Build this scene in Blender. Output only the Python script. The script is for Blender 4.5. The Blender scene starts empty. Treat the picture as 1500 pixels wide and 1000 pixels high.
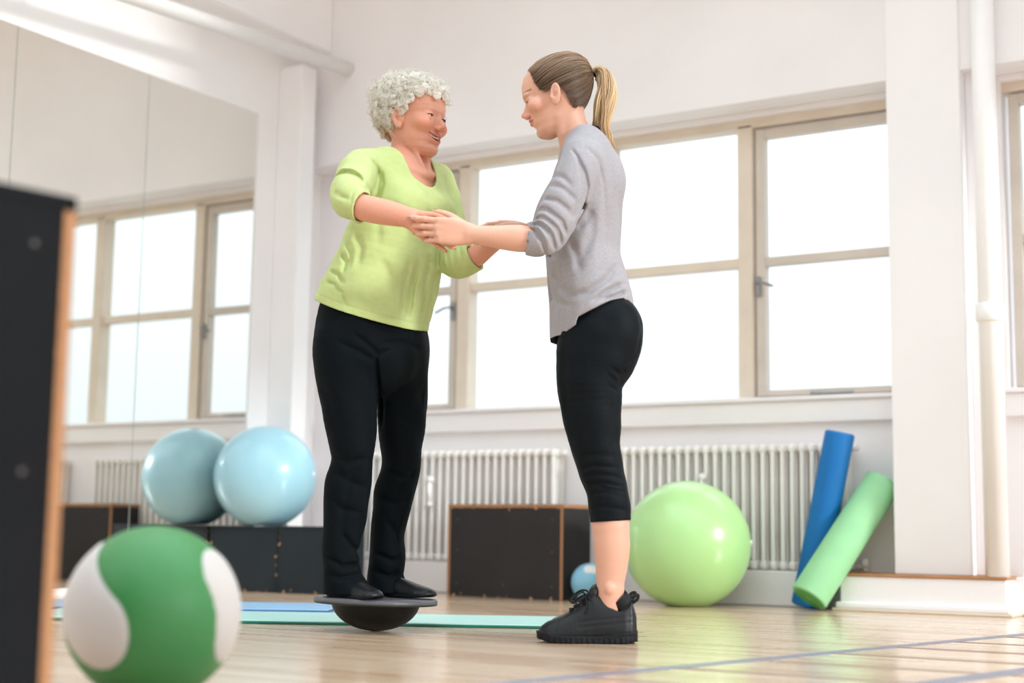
import bpy, bmesh, math, random
import numpy as np
from mathutils import Vector, Matrix

random.seed(7)
rng = np.random.default_rng(11)
scene = bpy.context.scene
COL = scene.collection

# ------------------------------------------------------------------ camera
FPX = 2161.3
YAW, TILT, ROLL = math.radians(31.9), math.radians(7.403), math.radians(0.815)
CAM = np.array([0.0, 0.0, 0.293])
cy, sy, ct, st = math.cos(YAW), math.sin(YAW), math.cos(TILT), math.sin(TILT)
FWD = np.array([-sy * ct, cy * ct, st])
R0 = np.array([cy, sy, 0.0])
U0 = np.cross(R0, FWD)
RGT = math.cos(ROLL) * R0 + math.sin(ROLL) * U0
UPV = -math.sin(ROLL) * R0 + math.cos(ROLL) * U0
Q0 = np.array([-sy, cy, 0.0])

cam_data = bpy.data.cameras.new('camera')
cam = bpy.data.objects.new('camera', cam_data)
COL.objects.link(cam)
m = Matrix(((RGT[0], UPV[0], -FWD[0], CAM[0]), (RGT[1], UPV[1], -FWD[1], CAM[1]), (RGT[2], UPV[2], -FWD[2], CAM[2]), (0, 0, 0, 1)))
cam.matrix_world = m
cam_data.sensor_width = 36.0
cam_data.lens = FPX / 1500 * 36
cam_data.clip_start = 0.05
cam_data.dof.use_dof = True
cam_data.dof.focus_distance = 4.42
cam_data.dof.aperture_fstop = 1.75
scene.camera = cam

# ------------------------------------------------------------------ sky, exposure
world = bpy.data.worlds.new('overcast_sky')
scene.world = world
world.use_nodes = True
wn = world.node_tree.nodes
wl = world.node_tree.links
bgn = wn['Background']
bgn.inputs['Color'].default_value = (0.875, 0.945, 1.0, 1)
# standard overcast sky: three times as bright overhead as at the horizon, the same all the way round
_tc = wn.new('ShaderNodeTexCoord')
_sp = wn.new('ShaderNodeSeparateXYZ')
wl.new(_tc.outputs['Generated'], _sp.inputs[0])
_mx = wn.new('ShaderNodeMath'); _mx.operation = 'MAXIMUM'; _mx.inputs[1].default_value = 0.0
wl.new(_sp.outputs['Z'], _mx.inputs[0])
_ma = wn.new('ShaderNodeMath'); _ma.operation = 'MULTIPLY_ADD'
_ma.inputs[1].default_value = 2 * 0.82; _ma.inputs[2].default_value = 0.82
wl.new(_mx.outputs[0], _ma.inputs[0])
wl.new(_ma.outputs[0], bgn.inputs['Strength'])
# hazy low sun from the right, entering through the side windows
sun_d = bpy.data.lights.new('sun', 'SUN')
sun_d.energy = 2.1
sun_d.angle = math.radians(7)
sun_d.color = (1.0, 0.985, 0.965)
sun = bpy.data.objects.new('sun', sun_d)
COL.objects.link(sun)
sun.rotation_euler = Vector((-0.953, 0.075, -0.293)).to_track_quat('-Z', 'Y').to_euler()
scene.view_settings.view_transform = 'Standard'
scene.view_settings.look = 'None'
scene.view_settings.gamma = 1.0
scene.view_settings.use_curve_mapping = False
scene.view_settings.exposure = 0.5
try:
    scene.cycles.use_denoising = True
    scene.cycles.max_bounces = 16
    scene.cycles.diffuse_bounces = 10
    scene.cycles.glossy_bounces = 5
    scene.cycles.transparent_max_bounces = 40
    scene.cycles.transmission_bounces = 14
    scene.cycles.caustics_reflective = True
    scene.cycles.caustics_refractive = False
except Exception:
    pass


def sky_portal(name, loc, rot, sx, sz):
    d = bpy.data.lights.new(name, 'AREA')
    d.shape = 'RECTANGLE'
    d.size = sx
    d.size_y = sz
    d.cycles.is_portal = True
    o = bpy.data.objects.new(name, d)
    COL.objects.link(o)
    o.location = loc
    o.rotation_euler = rot
    return o

# ------------------------------------------------------------------ helpers
def tag(o, label=None, cat=None, group=None, kind=None):
    if label: o['label'] = label
    if cat: o['category'] = cat
    if group: o['group'] = group
    if kind: o['kind'] = kind
    return o


def empty(name, loc=(0, 0, 0), rotz=0.0):
    o = bpy.data.objects.new(name, None)
    o.empty_display_size = 0.05
    COL.objects.link(o)
    o.location = loc
    o.rotation_euler = (0, 0, rotz)
    return o


def link_mesh(name, me, mat=None, parent=None, smooth=False):
    o = bpy.data.objects.new(name, me)
    COL.objects.link(o)
    if mat is not None:
        for mm in (mat if isinstance(mat, (list, tuple)) else [mat]):
            me.materials.append(mm)
    if parent is not None:
        o.parent = parent
    if smooth and len(me.polygons):
        me.polygons.foreach_set('use_smooth', np.ones(len(me.polygons), bool))
    return o


def bm_obj(name, bm, mat=None, parent=None, smooth=False):
    me = bpy.data.meshes.new(name)
    bmesh.ops.recalc_face_normals(bm, faces=bm.faces[:])
    bm.to_mesh(me)
    bm.free()
    return link_mesh(name, me, mat, parent, smooth)


def add_box(bm, x0, x1, y0, y1, z0, z1, bevel=0.0, seg=1):
    vs = [bm.verts.new(p) for p in ((x0, y0, z0), (x1, y0, z0), (x1, y1, z0), (x0, y1, z0), (x0, y0, z1), (x1, y0, z1), (x1, y1, z1), (x0, y1, z1))]
    fs = [bm.faces.new([vs[i] for i in q]) for q in ((0, 3, 2, 1), (4, 5, 6, 7), (0, 1, 5, 4), (1, 2, 6, 5), (2, 3, 7, 6), (3, 0, 4, 7))]
    if bevel > 0:
        es = list({e for f in fs for e in f.edges})
        bmesh.ops.bevel(bm, geom=es, offset=bevel, segments=seg, affect='EDGES', profile=0.5)


def box(name, x0, x1, y0, y1, z0, z1, mat, parent=None, bevel=0.0, seg=1):
    bm = bmesh.new()
    add_box(bm, x0, x1, y0, y1, z0, z1, bevel, seg)
    return bm_obj(name, bm, mat, parent)


def add_tube(bm, pts, r, n=12, cap=True):
    pts = [Vector(p) for p in pts]
    rs = r if isinstance(r, (list, tuple)) else [r] * len(pts)
    rings = []
    t0 = (pts[1] - pts[0]).normalized()
    up = Vector((0, 0, 1)) if abs(t0.z) < 0.9 else Vector((1, 0, 0))
    e1 = t0.cross(up).normalized()
    for i, p in enumerate(pts):
        t = (pts[min(i + 1, len(pts) - 1)] - pts[max(i - 1, 0)]).normalized()
        e1 = (e1 - t * e1.dot(t)).normalized()
        e2 = t.cross(e1)
        rings.append([bm.verts.new(p + (e1 * math.cos(2 * math.pi * k / n) + e2 * math.sin(2 * math.pi * k / n)) * rs[i]) for k in range(n)])
    for a, b in zip(rings[:-1], rings[1:]):
        for k in range(n):
            bm.faces.new((a[k], a[(k + 1) % n], b[(k + 1) % n], b[k]))
    if cap:
        bm.faces.new(rings[0][::-1])
        bm.faces.new(rings[-1])


def add_lathe(bm, prof, n=48):
    rings = []
    for r, z in prof:
        if r < 1e-6:
            rings.append([bm.verts.new((0, 0, z))])
        else:
            rings.append([bm.verts.new((r * math.cos(2 * math.pi * k / n), r * math.sin(2 * math.pi * k / n), z)) for k in range(n)])
    for a, b in zip(rings[:-1], rings[1:]):
        for k in range(n):
            k2 = (k + 1) % n
            if len(a) == 1 and len(b) > 1:
                bm.faces.new((a[0], b[k2], b[k]))
            elif len(b) == 1 and len(a) > 1:
                bm.faces.new((a[k], a[k2], b[0]))
            elif len(a) > 1:
                bm.faces.new((a[k], a[k2], b[k2], b[k]))


def srgb(r, g, b):
    f = lambda c: (c / 255 / 12.92) if c / 255 <= 0.04045 else ((c / 255 + 0.055) / 1.055) ** 2.4
    return (f(r), f(g), f(b), 1.0)


def mat(name, col, rough=0.6, spec=0.5, metal=0.0, var=0.0, vscale=3.0, bump=0.0, bscale=60.0, coat=0.0, sss=0.0, stretch=(1, 1, 1), sheen=0.0, detail=4.0):
    m = bpy.data.materials.new(name)
    m.use_nodes = True
    nt = m.node_tree
    p = nt.nodes['Principled BSDF']
    p.inputs['Base Color'].default_value = col
    p.inputs['Roughness'].default_value = rough
    p.inputs['Specular IOR Level'].default_value = spec
    p.inputs['Metallic'].default_value = metal
    if coat: 
        p.inputs['Coat Weight'].default_value = coat
        p.inputs['Coat Roughness'].default_value = 0.15
    if sheen:
        p.inputs['Sheen Weight'].default_value = sheen
        p.inputs['Sheen Roughness'].default_value = 0.5
    if sss:
        p.inputs['Subsurface Weight'].default_value = sss
        p.inputs['Subsurface Radius'].default_value = (0.012, 0.004, 0.002)
        p.inputs['Subsurface Scale'].default_value = 1.0
    tc = nt.nodes.new('ShaderNodeTexCoord')
    mp = nt.nodes.new('ShaderNodeMapping')
    mp.inputs['Scale'].default_value = stretch
    nt.links.new(tc.outputs['Object'], mp.inputs['Vector'])
    if var > 0:
        n = nt.nodes.new('ShaderNodeTexNoise')
        n.inputs['Scale'].default_value = vscale
        n.inputs['Detail'].default_value = detail
        nt.links.new(mp.outputs['Vector'], n.inputs['Vector'])
        r = nt.nodes.new('ShaderNodeMapRange')
        r.inputs['From Min'].default_value = 0.3
        r.inputs['From Max'].default_value = 0.7
        r.inputs['To Min'].default_value = 1 - var
        r.inputs['To Max'].default_value = 1 + var * 0.6
        nt.links.new(n.outputs['Fac'], r.inputs['Value'])
        mx = nt.nodes.new('ShaderNodeVectorMath')
        mx.operation = 'SCALE'
        mx.inputs[0].default_value = col[:3]
        nt.links.new(r.outputs['Result'], mx.inputs['Scale'])
        nt.links.new(mx.outputs['Vector'], p.inputs['Base Color'])
    if bump > 0:
        n2 = nt.nodes.new('ShaderNodeTexNoise')
        n2.inputs['Scale'].default_value = bscale
        n2.inputs['Detail'].default_value = 3
        nt.links.new(mp.outputs['Vector'], n2.inputs['Vector'])
        b = nt.nodes.new('ShaderNodeBump')
        b.inputs['Strength'].default_value = bump
        b.inputs['Distance'].default_value = 0.01
        nt.links.new(n2.outputs['Fac'], b.inputs['Height'])
        nt.links.new(b.outputs['Normal'], p.inputs['Normal'])
    return m


def attr_mat(name, attr, rough=0.5, spec=0.5, sss=0.0, bump=0.0, bscale=200.0, sheen=0.0):
    m = mat(name, (0.5, 0.5, 0.5, 1), rough, spec, sss=sss, bump=bump, bscale=bscale, sheen=sheen)
    nt = m.node_tree
    a = nt.nodes.new('ShaderNodeAttribute')
    a.attribute_name = attr
    nt.links.new(a.outputs['Color'], nt.nodes['Principled BSDF'].inputs['Base Color'])
    return m
# ------------------------------------------------------------------ materials of the room
M = {}
M['wall'] = mat('wall_paint', srgb(240, 236, 237), 0.75, 0.25, var=0.05, vscale=1.3, bump=0.08, bscale=25)
M['wall_white'] = mat('white_wall_paint', srgb(243, 240, 241), 0.6, 0.3, var=0.03, vscale=2.0, bump=0.06, bscale=30)
M['frame'] = mat('window_paint', srgb(222, 208, 192), 0.45, 0.4, var=0.06, vscale=6, bump=0.05, bscale=40)
M['sash'] = mat('sash_paint', srgb(206, 195, 184), 0.45, 0.4, var=0.06, vscale=7, bump=0.05, bscale=40)
M['metal'] = mat('window_catch_metal', srgb(150, 150, 150), 0.35, 0.5, metal=0.9)
M['radiator'] = mat('radiator_enamel', srgb(242, 238, 235), 0.4, 0.5, var=0.04, vscale=9)
M['pipe'] = mat('pipe_enamel', srgb(246, 244, 244), 0.32, 0.5, var=0.03, vscale=4)
M['capwood'] = mat('plinth_cap_wood', srgb(184, 128, 82), 0.45, 0.4, var=0.25, vscale=6, stretch=(1, 8, 8), bump=0.1, bscale=30)
M['ply'] = mat('raw_plywood_edge', srgb(168, 120, 84), 0.65, 0.3, var=0.3, vscale=10, stretch=(6, 6, 25))
M['boxblack'] = mat('black_box_paint', srgb(42, 39, 40), 0.55, 0.3, var=0.3, vscale=5, bump=0.06, bscale=50)
M['boxblue'] = mat('blue_black_box_paint', srgb(26, 36, 43), 0.5, 0.3, var=0.3, vscale=6, bump=0.06, bscale=50)
M['rubber'] = mat('black_rubber', srgb(22, 23, 25), 0.5, 0.4)
M['ceil'] = mat('ceiling_paint', srgb(242, 241, 243), 0.8, 0.2)

gm = bpy.data.materials.new('window_glass')
gm.use_nodes = True
nt = gm.node_tree
nt.nodes.clear()
o_ = nt.nodes.new('ShaderNodeOutputMaterial')
tr = nt.nodes.new('ShaderNodeBsdfTransparent')
tr.inputs['Color'].default_value = (0.96, 0.985, 0.985, 1)
gl = nt.nodes.new('ShaderNodeBsdfGlossy')
gl.inputs['Roughness'].default_value = 0.02
fr = nt.nodes.new('ShaderNodeFresnel')
fr.inputs['IOR'].default_value = 1.25
mixs = nt.nodes.new('ShaderNodeMixShader')
gg_ = nt.nodes.new('ShaderNodeNewGeometry')
ml_ = nt.nodes.new('ShaderNodeMath'); ml_.operation = 'MULTIPLY_ADD'      # no second reflection inside the thin pane
ml_.inputs[1].default_value = -1.0; ml_.inputs[2].default_value = 1.0
nt.links.new(gg_.outputs['Backfacing'], ml_.inputs[0])
m3_ = nt.nodes.new('ShaderNodeMath'); m3_.operation = 'MULTIPLY'
nt.links.new(ml_.outputs[0], m3_.inputs[0]); nt.links.new(fr.outputs['Fac'], m3_.inputs[1])
nt.links.new(m3_.outputs[0], mixs.inputs['Fac'])
nt.links.new(tr.outputs['BSDF'], mixs.inputs[1])
nt.links.new(gl.outputs['BSDF'], mixs.inputs[2])
nt.links.new(mixs.outputs['Shader'], o_.inputs['Surface'])
M['glass'] = gm

mm_ = bpy.data.materials.new('mirror_silver')
mm_.use_nodes = True
pb = mm_.node_tree.nodes['Principled BSDF']
pb.inputs['Base Color'].default_value = (0.86, 0.85, 0.81, 1)
pb.inputs['Metallic'].default_value = 1.0
pb.inputs['Roughness'].default_value = 0.0
M['mirror'] = mm_
M['mirror_edge'] = mat('mirror_edge_glass', srgb(190, 195, 188), 0.2, 0.5)

# floor wood: pale varnished maple, strips 5 cm wide inside each board
fm = bpy.data.materials.new('maple_floor')
fm.use_nodes = True
nt = fm.node_tree
p = nt.nodes['Principled BSDF']
tc = nt.nodes.new('ShaderNodeTexCoord')
geo = nt.nodes.new('ShaderNodeNewGeometry')
oi = nt.nodes.new('ShaderNodeObjectInfo')
sep = nt.nodes.new('ShaderNodeSeparateXYZ')
nt.links.new(geo.outputs['Position'], sep.inputs[0])
def mnode(op, a=None, b=None):
    n = nt.nodes.new('ShaderNodeMath')
    n.operation = op
    for i, v in enumerate((a, b)):
        if v is None: continue
        if isinstance(v, (int, float)): n.inputs[i].default_value = v
        else: nt.links.new(v, n.inputs[i])
    return n.outputs[0]
row = mnode('FLOOR', mnode('MULTIPLY', sep.outputs['Y'], 1 / 0.055))
wn1 = nt.nodes.new('ShaderNodeTexWhiteNoise')
wn1.noise_dimensions = '1D'
nt.links.new(row, wn1.inputs['W'])
xs_ = mnode('FLOOR', mnode('ADD', mnode('MULTIPLY', sep.outputs['X'], 1 / 0.7), mnode('MULTIPLY', wn1.outputs['Value'], 7.3)))
cmb = nt.nodes.new('ShaderNodeCombineXYZ')
nt.links.new(row, cmb.inputs[0]); nt.links.new(xs_, cmb.inputs[1])
wn2 = nt.nodes.new('ShaderNodeTexWhiteNoise')
wn2.noise_dimensions = '2D'
nt.links.new(cmb.outputs[0], wn2.inputs['Vector'])
mp = nt.nodes.new('ShaderNodeMapping')
mp.inputs['Scale'].default_value = (2.0, 26, 1)
nt.links.new(geo.outputs['Position'], mp.inputs['Vector'])
ns = nt.nodes.new('ShaderNodeTexNoise')
ns.inputs['Scale'].default_value = 1.6
ns.inputs['Detail'].default_value = 5
nt.links.new(mp.outputs[0], ns.inputs['Vector'])
f1 = mnode('ADD', mnode('MULTIPLY', wn2.outputs['Value'], 0.55), mnode('MULTIPLY', ns.outputs['Fac'], 0.45))
f2 = mnode('ADD', f1, mnode('MULTIPLY', oi.outputs['Random'], 0.25))
cr = nt.nodes.new('ShaderNodeValToRGB')
cr.color_ramp.elements[0].position = 0.15
cr.color_ramp.elements[0].color = srgb(194, 157, 126)
cr.color_ramp.elements[1].position = 0.95
cr.color_ramp.elements[1].color = srgb(225, 198, 170)
nt.links.new(f2, cr.inputs['Fac'])
nt.links.new(cr.outputs['Color'], p.inputs['Base Color'])
p.inputs['Roughness'].default_value = 0.22
p.inputs['Specular IOR Level'].default_value = 0.5
p.inputs['Coat Weight'].default_value = 0.35
p.inputs['Coat Roughness'].default_value = 0.12
bp = nt.nodes.new('ShaderNodeBump')
bp.inputs['Strength'].default_value = 0.06
bp.inputs['Distance'].default_value = 0.004
nt.links.new(ns.outputs['Fac'], bp.inputs['Height'])
nt.links.new(bp.outputs['Normal'], p.inputs['Normal'])
M['floor'] = fm
M['subfloor'] = mat('subfloor', srgb(95, 75, 58), 0.8)
M['line'] = mat('court_line_paint', srgb(120, 120, 136), 0.35, 0.5, var=0.15, vscale=8)

# ------------------------------------------------------------------ room shell
XL, YW, XR, YR, ZC = -5.07, 6.15, 3.2, -4.0, 3.75
floor = tag(box('floor', XL, XR, YR, YW + 0.2, -0.12, -0.012, M['subfloor']), kind='structure')
bw = 0.327
y = 6.03 - bw
row_i = 0
board_meshes = {}
while y > 1.0:
    x = XL - random.uniform(0, 1.5)
    while x < 1.2:
        L = random.choice((1.8, 2.1, 2.4))
        x0, x1 = max(x, XL), min(x + L, 1.3)
        if x1 - x0 > 0.05:
            key = round(x1 - x0, 4)
            if key not in board_meshes:
                bm = bmesh.new()
                add_box(bm, 0, x1 - x0 - 0.001, 0, bw - 0.005, -0.012, 0)
                me = bpy.data.meshes.new('floor_board')
                bmesh.ops.recalc_face_normals(bm, faces=bm.faces[:])
                bm.to_mesh(me); bm.free()
                me.materials.append(M['floor'])
                board_meshes[key] = me
            o = bpy.data.objects.new('floor_board', board_meshes[key])
            COL.objects.link(o)
            o.parent = floor
            o.location = (x0, y, 0)
        x += L
    y -= bw
    row_i += 1
o = box('floor_boards_behind', XL, XR, YR, y + bw - 0.003, -0.012, 0, M['floor'], floor)
o.name = 'board_field'
o['kind'] = 'stuff'
o = box('board_strip', 1.3, XR, y + bw, 6.03, -0.012, 0, M['floor'], floor)
o.name = 'board_field'
o['kind'] = 'stuff'

def court_line(a, b, w):
    a, b = Vector((*a, 0)), Vector((*b, 0))
    t = (b - a).normalized()
    n = Vector((-t.y, t.x, 0)) * w / 2
    bm = bmesh.new()
    vs = [bm.verts.new(v) for v in (a - n, b - n, b + n, a + n)]
    f = bm.faces.new(vs)
    r = bmesh.ops.extrude_face_region(bm, geom=[f])
    for v in r['geom']:
        if isinstance(v, bmesh.types.BMVert): v.co.z += 0.0012
    return bm_obj('court_line', bm, M['line'], floor)
d_ = Vector((0.441, 2.293)).normalized()
court_line((-1.558 - d_.x * 2, 2.573 - d_.y * 2), (-1.558 + d_.x * 3.1, 2.573 + d_.y * 3.1), 0.045)
court_line((-0.88 - d_.x * 2, 3.16 - d_.y * 2), (-0.88 + d_.x * 2.6, 3.16 + d_.y * 2.6), 0.06)

# ceiling with two unseen glazed openings, added to brighten the room from above
M['joint'] = mat('floor_joint_filler', srgb(150, 128, 116), 0.5, 0.3)
for k in range(7):
    yj = 4.692 - 0.3285 * k
    xj = -1.558 + 0.1924 * (yj - 2.573) + 0.02
    jo = box('joint_strip', xj, 1.28, yj - 0.011, yj + 0.011, 0.0002, 0.0010, M['joint'], floor)

ceiling = tag(empty('ceiling', (0, 0, 0)), kind='structure')
ROOF_FILL = [(-2.9, 0.4), (1.1, 4.7)]
SX0, SX1 = -4.2, 2.4
box('ceiling_slab', XL - 0.3, SX0, YR - 0.3, YW + 0.4, ZC, ZC + 0.2, M['ceil'], ceiling)
box('ceiling_slab', SX1, XR + 0.3, YR - 0.3, YW + 0.4, ZC, ZC + 0.2, M['ceil'], ceiling)
prev_ = YR - 0.3
for (a, b) in ROOF_FILL + [(YW + 0.4, None)]:
    box('ceiling_slab', SX0, SX1, prev_, a, ZC, ZC + 0.2, M['ceil'], ceiling)
    prev_ = b
for k_, (a, b) in enumerate(ROOF_FILL):
    w = tag(empty('window_%d' % (10 + k_)), kind='structure')  # unseen roof opening, added for more top light
    for i in range(9):
        c = SX0 + (SX1 - SX0) * i / 8
        box('added_roof_rib', c - 0.025, c + 0.025, a, b, ZC + 0.06, ZC + 0.14, M['frame'], w)
        if i < 8: box('pane', c + 0.025, c + (SX1 - SX0) / 8 - 0.025, a, b, ZC + 0.10, ZC + 0.104, M['glass'], w)
    sky_portal('daylight_portal', ((SX0 + SX1) / 2, (a + b) / 2, ZC + 0.19), (0, 0, 0), SX1 - SX0, b - a)
wall_left = tag(box('wall_left', XL - 0.3, XL, YR, YW + 0.3, -0.1, ZC, M['wall_white']), kind='structure')
beam = tag(box('trim_1', XL, -4.885, YR, 5.98, 2.83, ZC, M['wall_white'], None, 0.01), kind='structure')

# back wall: lower wall, upper beam, skirting ledge, end panel
XP0, XP1 = -1.870, -1.560           # pillar
WZ0, WZ1, WYF = 0.90, 2.22, 6.17    # window zone
wall_back = tag(empty('wall_back'), kind='structure')
box('lower_wall', XL, XR, YW, YW + 0.25, -0.1, 0.79, M['wall'], wall_back)
box('upper_wall', XL, XR, 5.98, YW + 0.25, WZ1, ZC, M['wall'], wall_back)
box('corner_panel', XL, -4.86, YW, YW + 0.25, 0.79, WZ1, M['wall'], wall_back)
box('pier', XP0 + 0.01, XP1 + 0.12, YW, YW + 0.25, 0.79, WZ1, M['wall'], wall_back)
skirt = tag(box('baseboard_back', XL, XP0 - 0.15, 6.03, YW, 0, 0.15, M['wall'], None, 0.006, 2), kind='structure')
skirt2 = tag(box('baseboard_right', XP1 + 0.1, XR, 6.03, YW, 0, 0.15, M['wall'], None, 0.006, 2), kind='structure')

def sill(x0, x1, parent):
    bm = bmesh.new()
    add_box(bm, x0, x1, 6.115, YW + 0.1, 0.79, 0.885, 0.006, 2)
    add_box(bm, x0, x1, 6.10, YW + 0.1, 0.885, 0.905, 0.004, 1)
    return bm_obj('sill', bm, M['wall'], parent)

def window(name, x0, mulls, x1, casements, parent_label=None):
    w = tag(empty(name), kind='structure')
    sill(x0, x1, w)
    box('head_rail', x0, x1, WYF, WYF + 0.09, 2.155, WZ1, M['frame'], w, 0.004)
    box('head_batten', x0, x1, WYF - 0.035, WYF + 0.02, 2.195, WZ1, M['wall'], w, 0.004)
    box('bottom_rail', x0, x1, WYF + 0.005, WYF + 0.09, 0.895, 0.912, M['frame'], w, 0.003)
    for mx in mulls:
        box('mullion', mx - 0.037, mx + 0.037, WYF, WYF + 0.09, 0.90, 2.17, M['frame'], w, 0.004)
    edges = [x0] + mulls + [x1]
    for i, (a, b) in enumerate(zip(edges[:-1], edges[1:])):
        l = a + (0.037 if i else 0.02)
        r = b - (0.037 if i < len(edges) - 2 else 0.02)
        if i in casements:
            bm = bmesh.new()
            s = 0.042
            yb0, yb1 = WYF + 0.012, WYF + 0.065
            l2, r2, z0, z1 = l + 0.012, r - 0.012, 0.915, 2.145
            add_box(bm, l2, l2 + s, yb0, yb1, z0, z1, 0.003)
            add_box(bm, r2 - s, r2, yb0, yb1, z0, z1, 0.003)
            add_box(bm, l2 + s, r2 - s, yb0, yb1, z0, z0 + 0.028, 0.003)
            add_box(bm, l2 + s, r2 - s, yb0, yb1, z1 - 0.044, z1, 0.003)
            bm_obj('casement_sash', bm, M['sash'], w)
            box('glazing_bar', l2 + s, r2 - s, yb0 + 0.004, yb1 - 0.004, 1.507, 1.549, M['sash'], w, 0.003)
            gz = [(z0 + 0.028, 1.507), (1.549, z1 - 0.044)]
            gl_, gr_, gy = l2 + s, r2 - s, WYF + 0.045
            # catch: on the side next to the inner mullion
            side = l2 + 0.012 if i == len(edges) - 2 else r2 - 0.012
            sg = 1 if i == len(edges) - 2 else -1
            bm = bmesh.new()
            add_box(bm, side - 0.012, side + 0.012, yb0 - 0.012, yb0, 1.37, 1.46, 0.003)
            add_tube(bm, [(side, yb0 - 0.012, 1.43), (side, yb0 - 0.04, 1.43), (side + sg * 0.03, yb0 - 0.05, 1.425), (side + sg * 0.085, yb0 - 0.045, 1.405)], 0.007, 8)
            bm_obj('handle', bm, M['metal'], w)
            bm = bmesh.new()
            cx = (l + r) / 2
            add_box(bm, cx - 0.08, cx - 0.03, yb0 - 0.012, yb0, z0 - 0.004, z0 + 0.014, 0.003)
            add_tube(bm, [(cx - 0.06, yb0 - 0.015, z0 + 0.006), (cx + 0.12, yb0 - 0.02, z0 + 0.006)], 0.005, 8)
            bm_obj('stay_bar', bm, M['metal'], w)
        else:
            gl_, gr_, gy = l, r, WYF + 0.06
            box('glazing_bar', l, r, WYF + 0.015, WYF + 0.08, 1.511, 1.555, M['frame'], w, 0.003)
            gz = [(0.907, 1.511), (1.555, 2.155)]
        for (a0, b0) in gz:
            box('pane', gl_, gr_, gy, gy + 0.004, a0, b0, M['glass'], w)
    return w

window('window_1', -4.86, [-4.14, -3.32, -2.597], XP0 + 0.02, (0, 3))
window('window_2', XP1 + 0.11, [-0.77, 0.03, 0.83], 1.63, (0, 3))

# plaster pillar standing on its plinth, and the soil pipe beside it
tag(box('trim_2', XP0, XP1, 5.968, YW + 0.02, 0.151, ZC, M['wall_white'], None, 0.006, 2), kind='structure')
tag(box('trim_3', XP1, XP1 + 0.045, 6.045, YW - 0.001, 0.151, ZC, M['wall_white'], None, 0.006, 2), kind='structure')
pl = tag(empty('pillar_plinth', (-1.743, 5.95, 0)), 'low white plinth with brown wooden cap under the pillar', 'plinth')
def part_box(name, x0, x1, y0, y1, z0, z1, mt, parent, bevel=0.0, seg=1):
    L = parent.location
    return box(name, x0 - L.x, x1 - L.x, y0 - L.y, y1 - L.y, z0 - L.z, z1 - L.z, mt, parent, bevel, seg)
part_box('body', -2.075, -1.412, 5.895, 6.148, 0.012, 0.141, M['wall_white'], pl, 0.004)
part_box('cap', -2.081, -1.406, 5.888, 6.148, 0.141, 0.151, M['capwood'], pl, 0.002)
part_box('base_moulding', -2.09, -1.396, 5.878, 6.148, 0.012, 0.036, M['wall_white'], pl, 0.006, 2)
part_box('foot_strip', -2.102, -1.384, 5.868, 6.148, 0.0005, 0.012, M['frame'], pl, 0.003)

sp = tag(empty('standing_pipe', (-1.4525, 5.931, 0.1512)), 'white vertical pipe with a collar beside the pillar', 'pipe')
bm = bmesh.new(); add_tube(bm, [(0, 0, 0.0005), (0, 0, ZC - 0.152)], 0.046, 28); bm_obj('pipe_run', bm, M['pipe'], sp, True)
bm = bmesh.new(); add_tube(bm, [(0, 0, 1.0), (0, 0, 1.005), (0, 0, 1.07), (0, 0, 1.075)], [0.049, 0.056, 0.056, 0.049], 28); bm_obj('collar', bm, M['pipe'], sp, True)

# corner duct and high pipe on the left wall
tag(box('trim_4', XL, -4.907, 5.77, 5.885, 0.0, 2.72, M['wall_white'], None, 0.006, 2), kind='structure')
hp = tag(empty('wall_pipe', (-4.77, 5.97, 2.725)), 'white pipe running high along the mirror wall', 'pipe')
bm = bmesh.new()
add_tube(bm, [(0, 0.008, 0), (0, -4.5, -0.29)], 0.038, 24)
bm_obj('pipe_run', bm, M['pipe'], hp, True)
bm = bmesh.new()
for yy in (-1.9, -3.6):
    add_tube(bm, [(0, yy, yy * 0.0644), (0, yy, yy * 0.0644 + 0.06)], 0.012, 10)
    add_box(bm, -0.30, 0.02, yy - 0.015, yy + 0.015, yy * 0.0644 + 0.05, yy * 0.0644 + 0.07)
    bm_obj('bracket', bm, M['pipe'], hp)
    bm = bmesh.new()
bm.free()

# mirror of butted glass panels
mir = tag(empty('wall_mirror', (XL, 4.85, 0.03)), 'large mirror of tall glass panels covering the left wall', 'mirror')
ys_ = [5.618, 4.846, 4.073, 3.30, 2.527, 1.754]
for a, b in zip(ys_[:-1], ys_[1:]):
    bm = bmesh.new()
    add_box(bm, 0.001, 0.007, b - 4.85 + 0.0025, a - 4.85 - 0.0025, 0.0, 2.40)
    o = bm_obj('mirror_panel', bm, [M['mirror'], M['mirror_edge']], mir)
    for pgn in o.data.polygons:
        pgn.material_index = 0 if pgn.normal.x > 0.9 else 1

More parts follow.
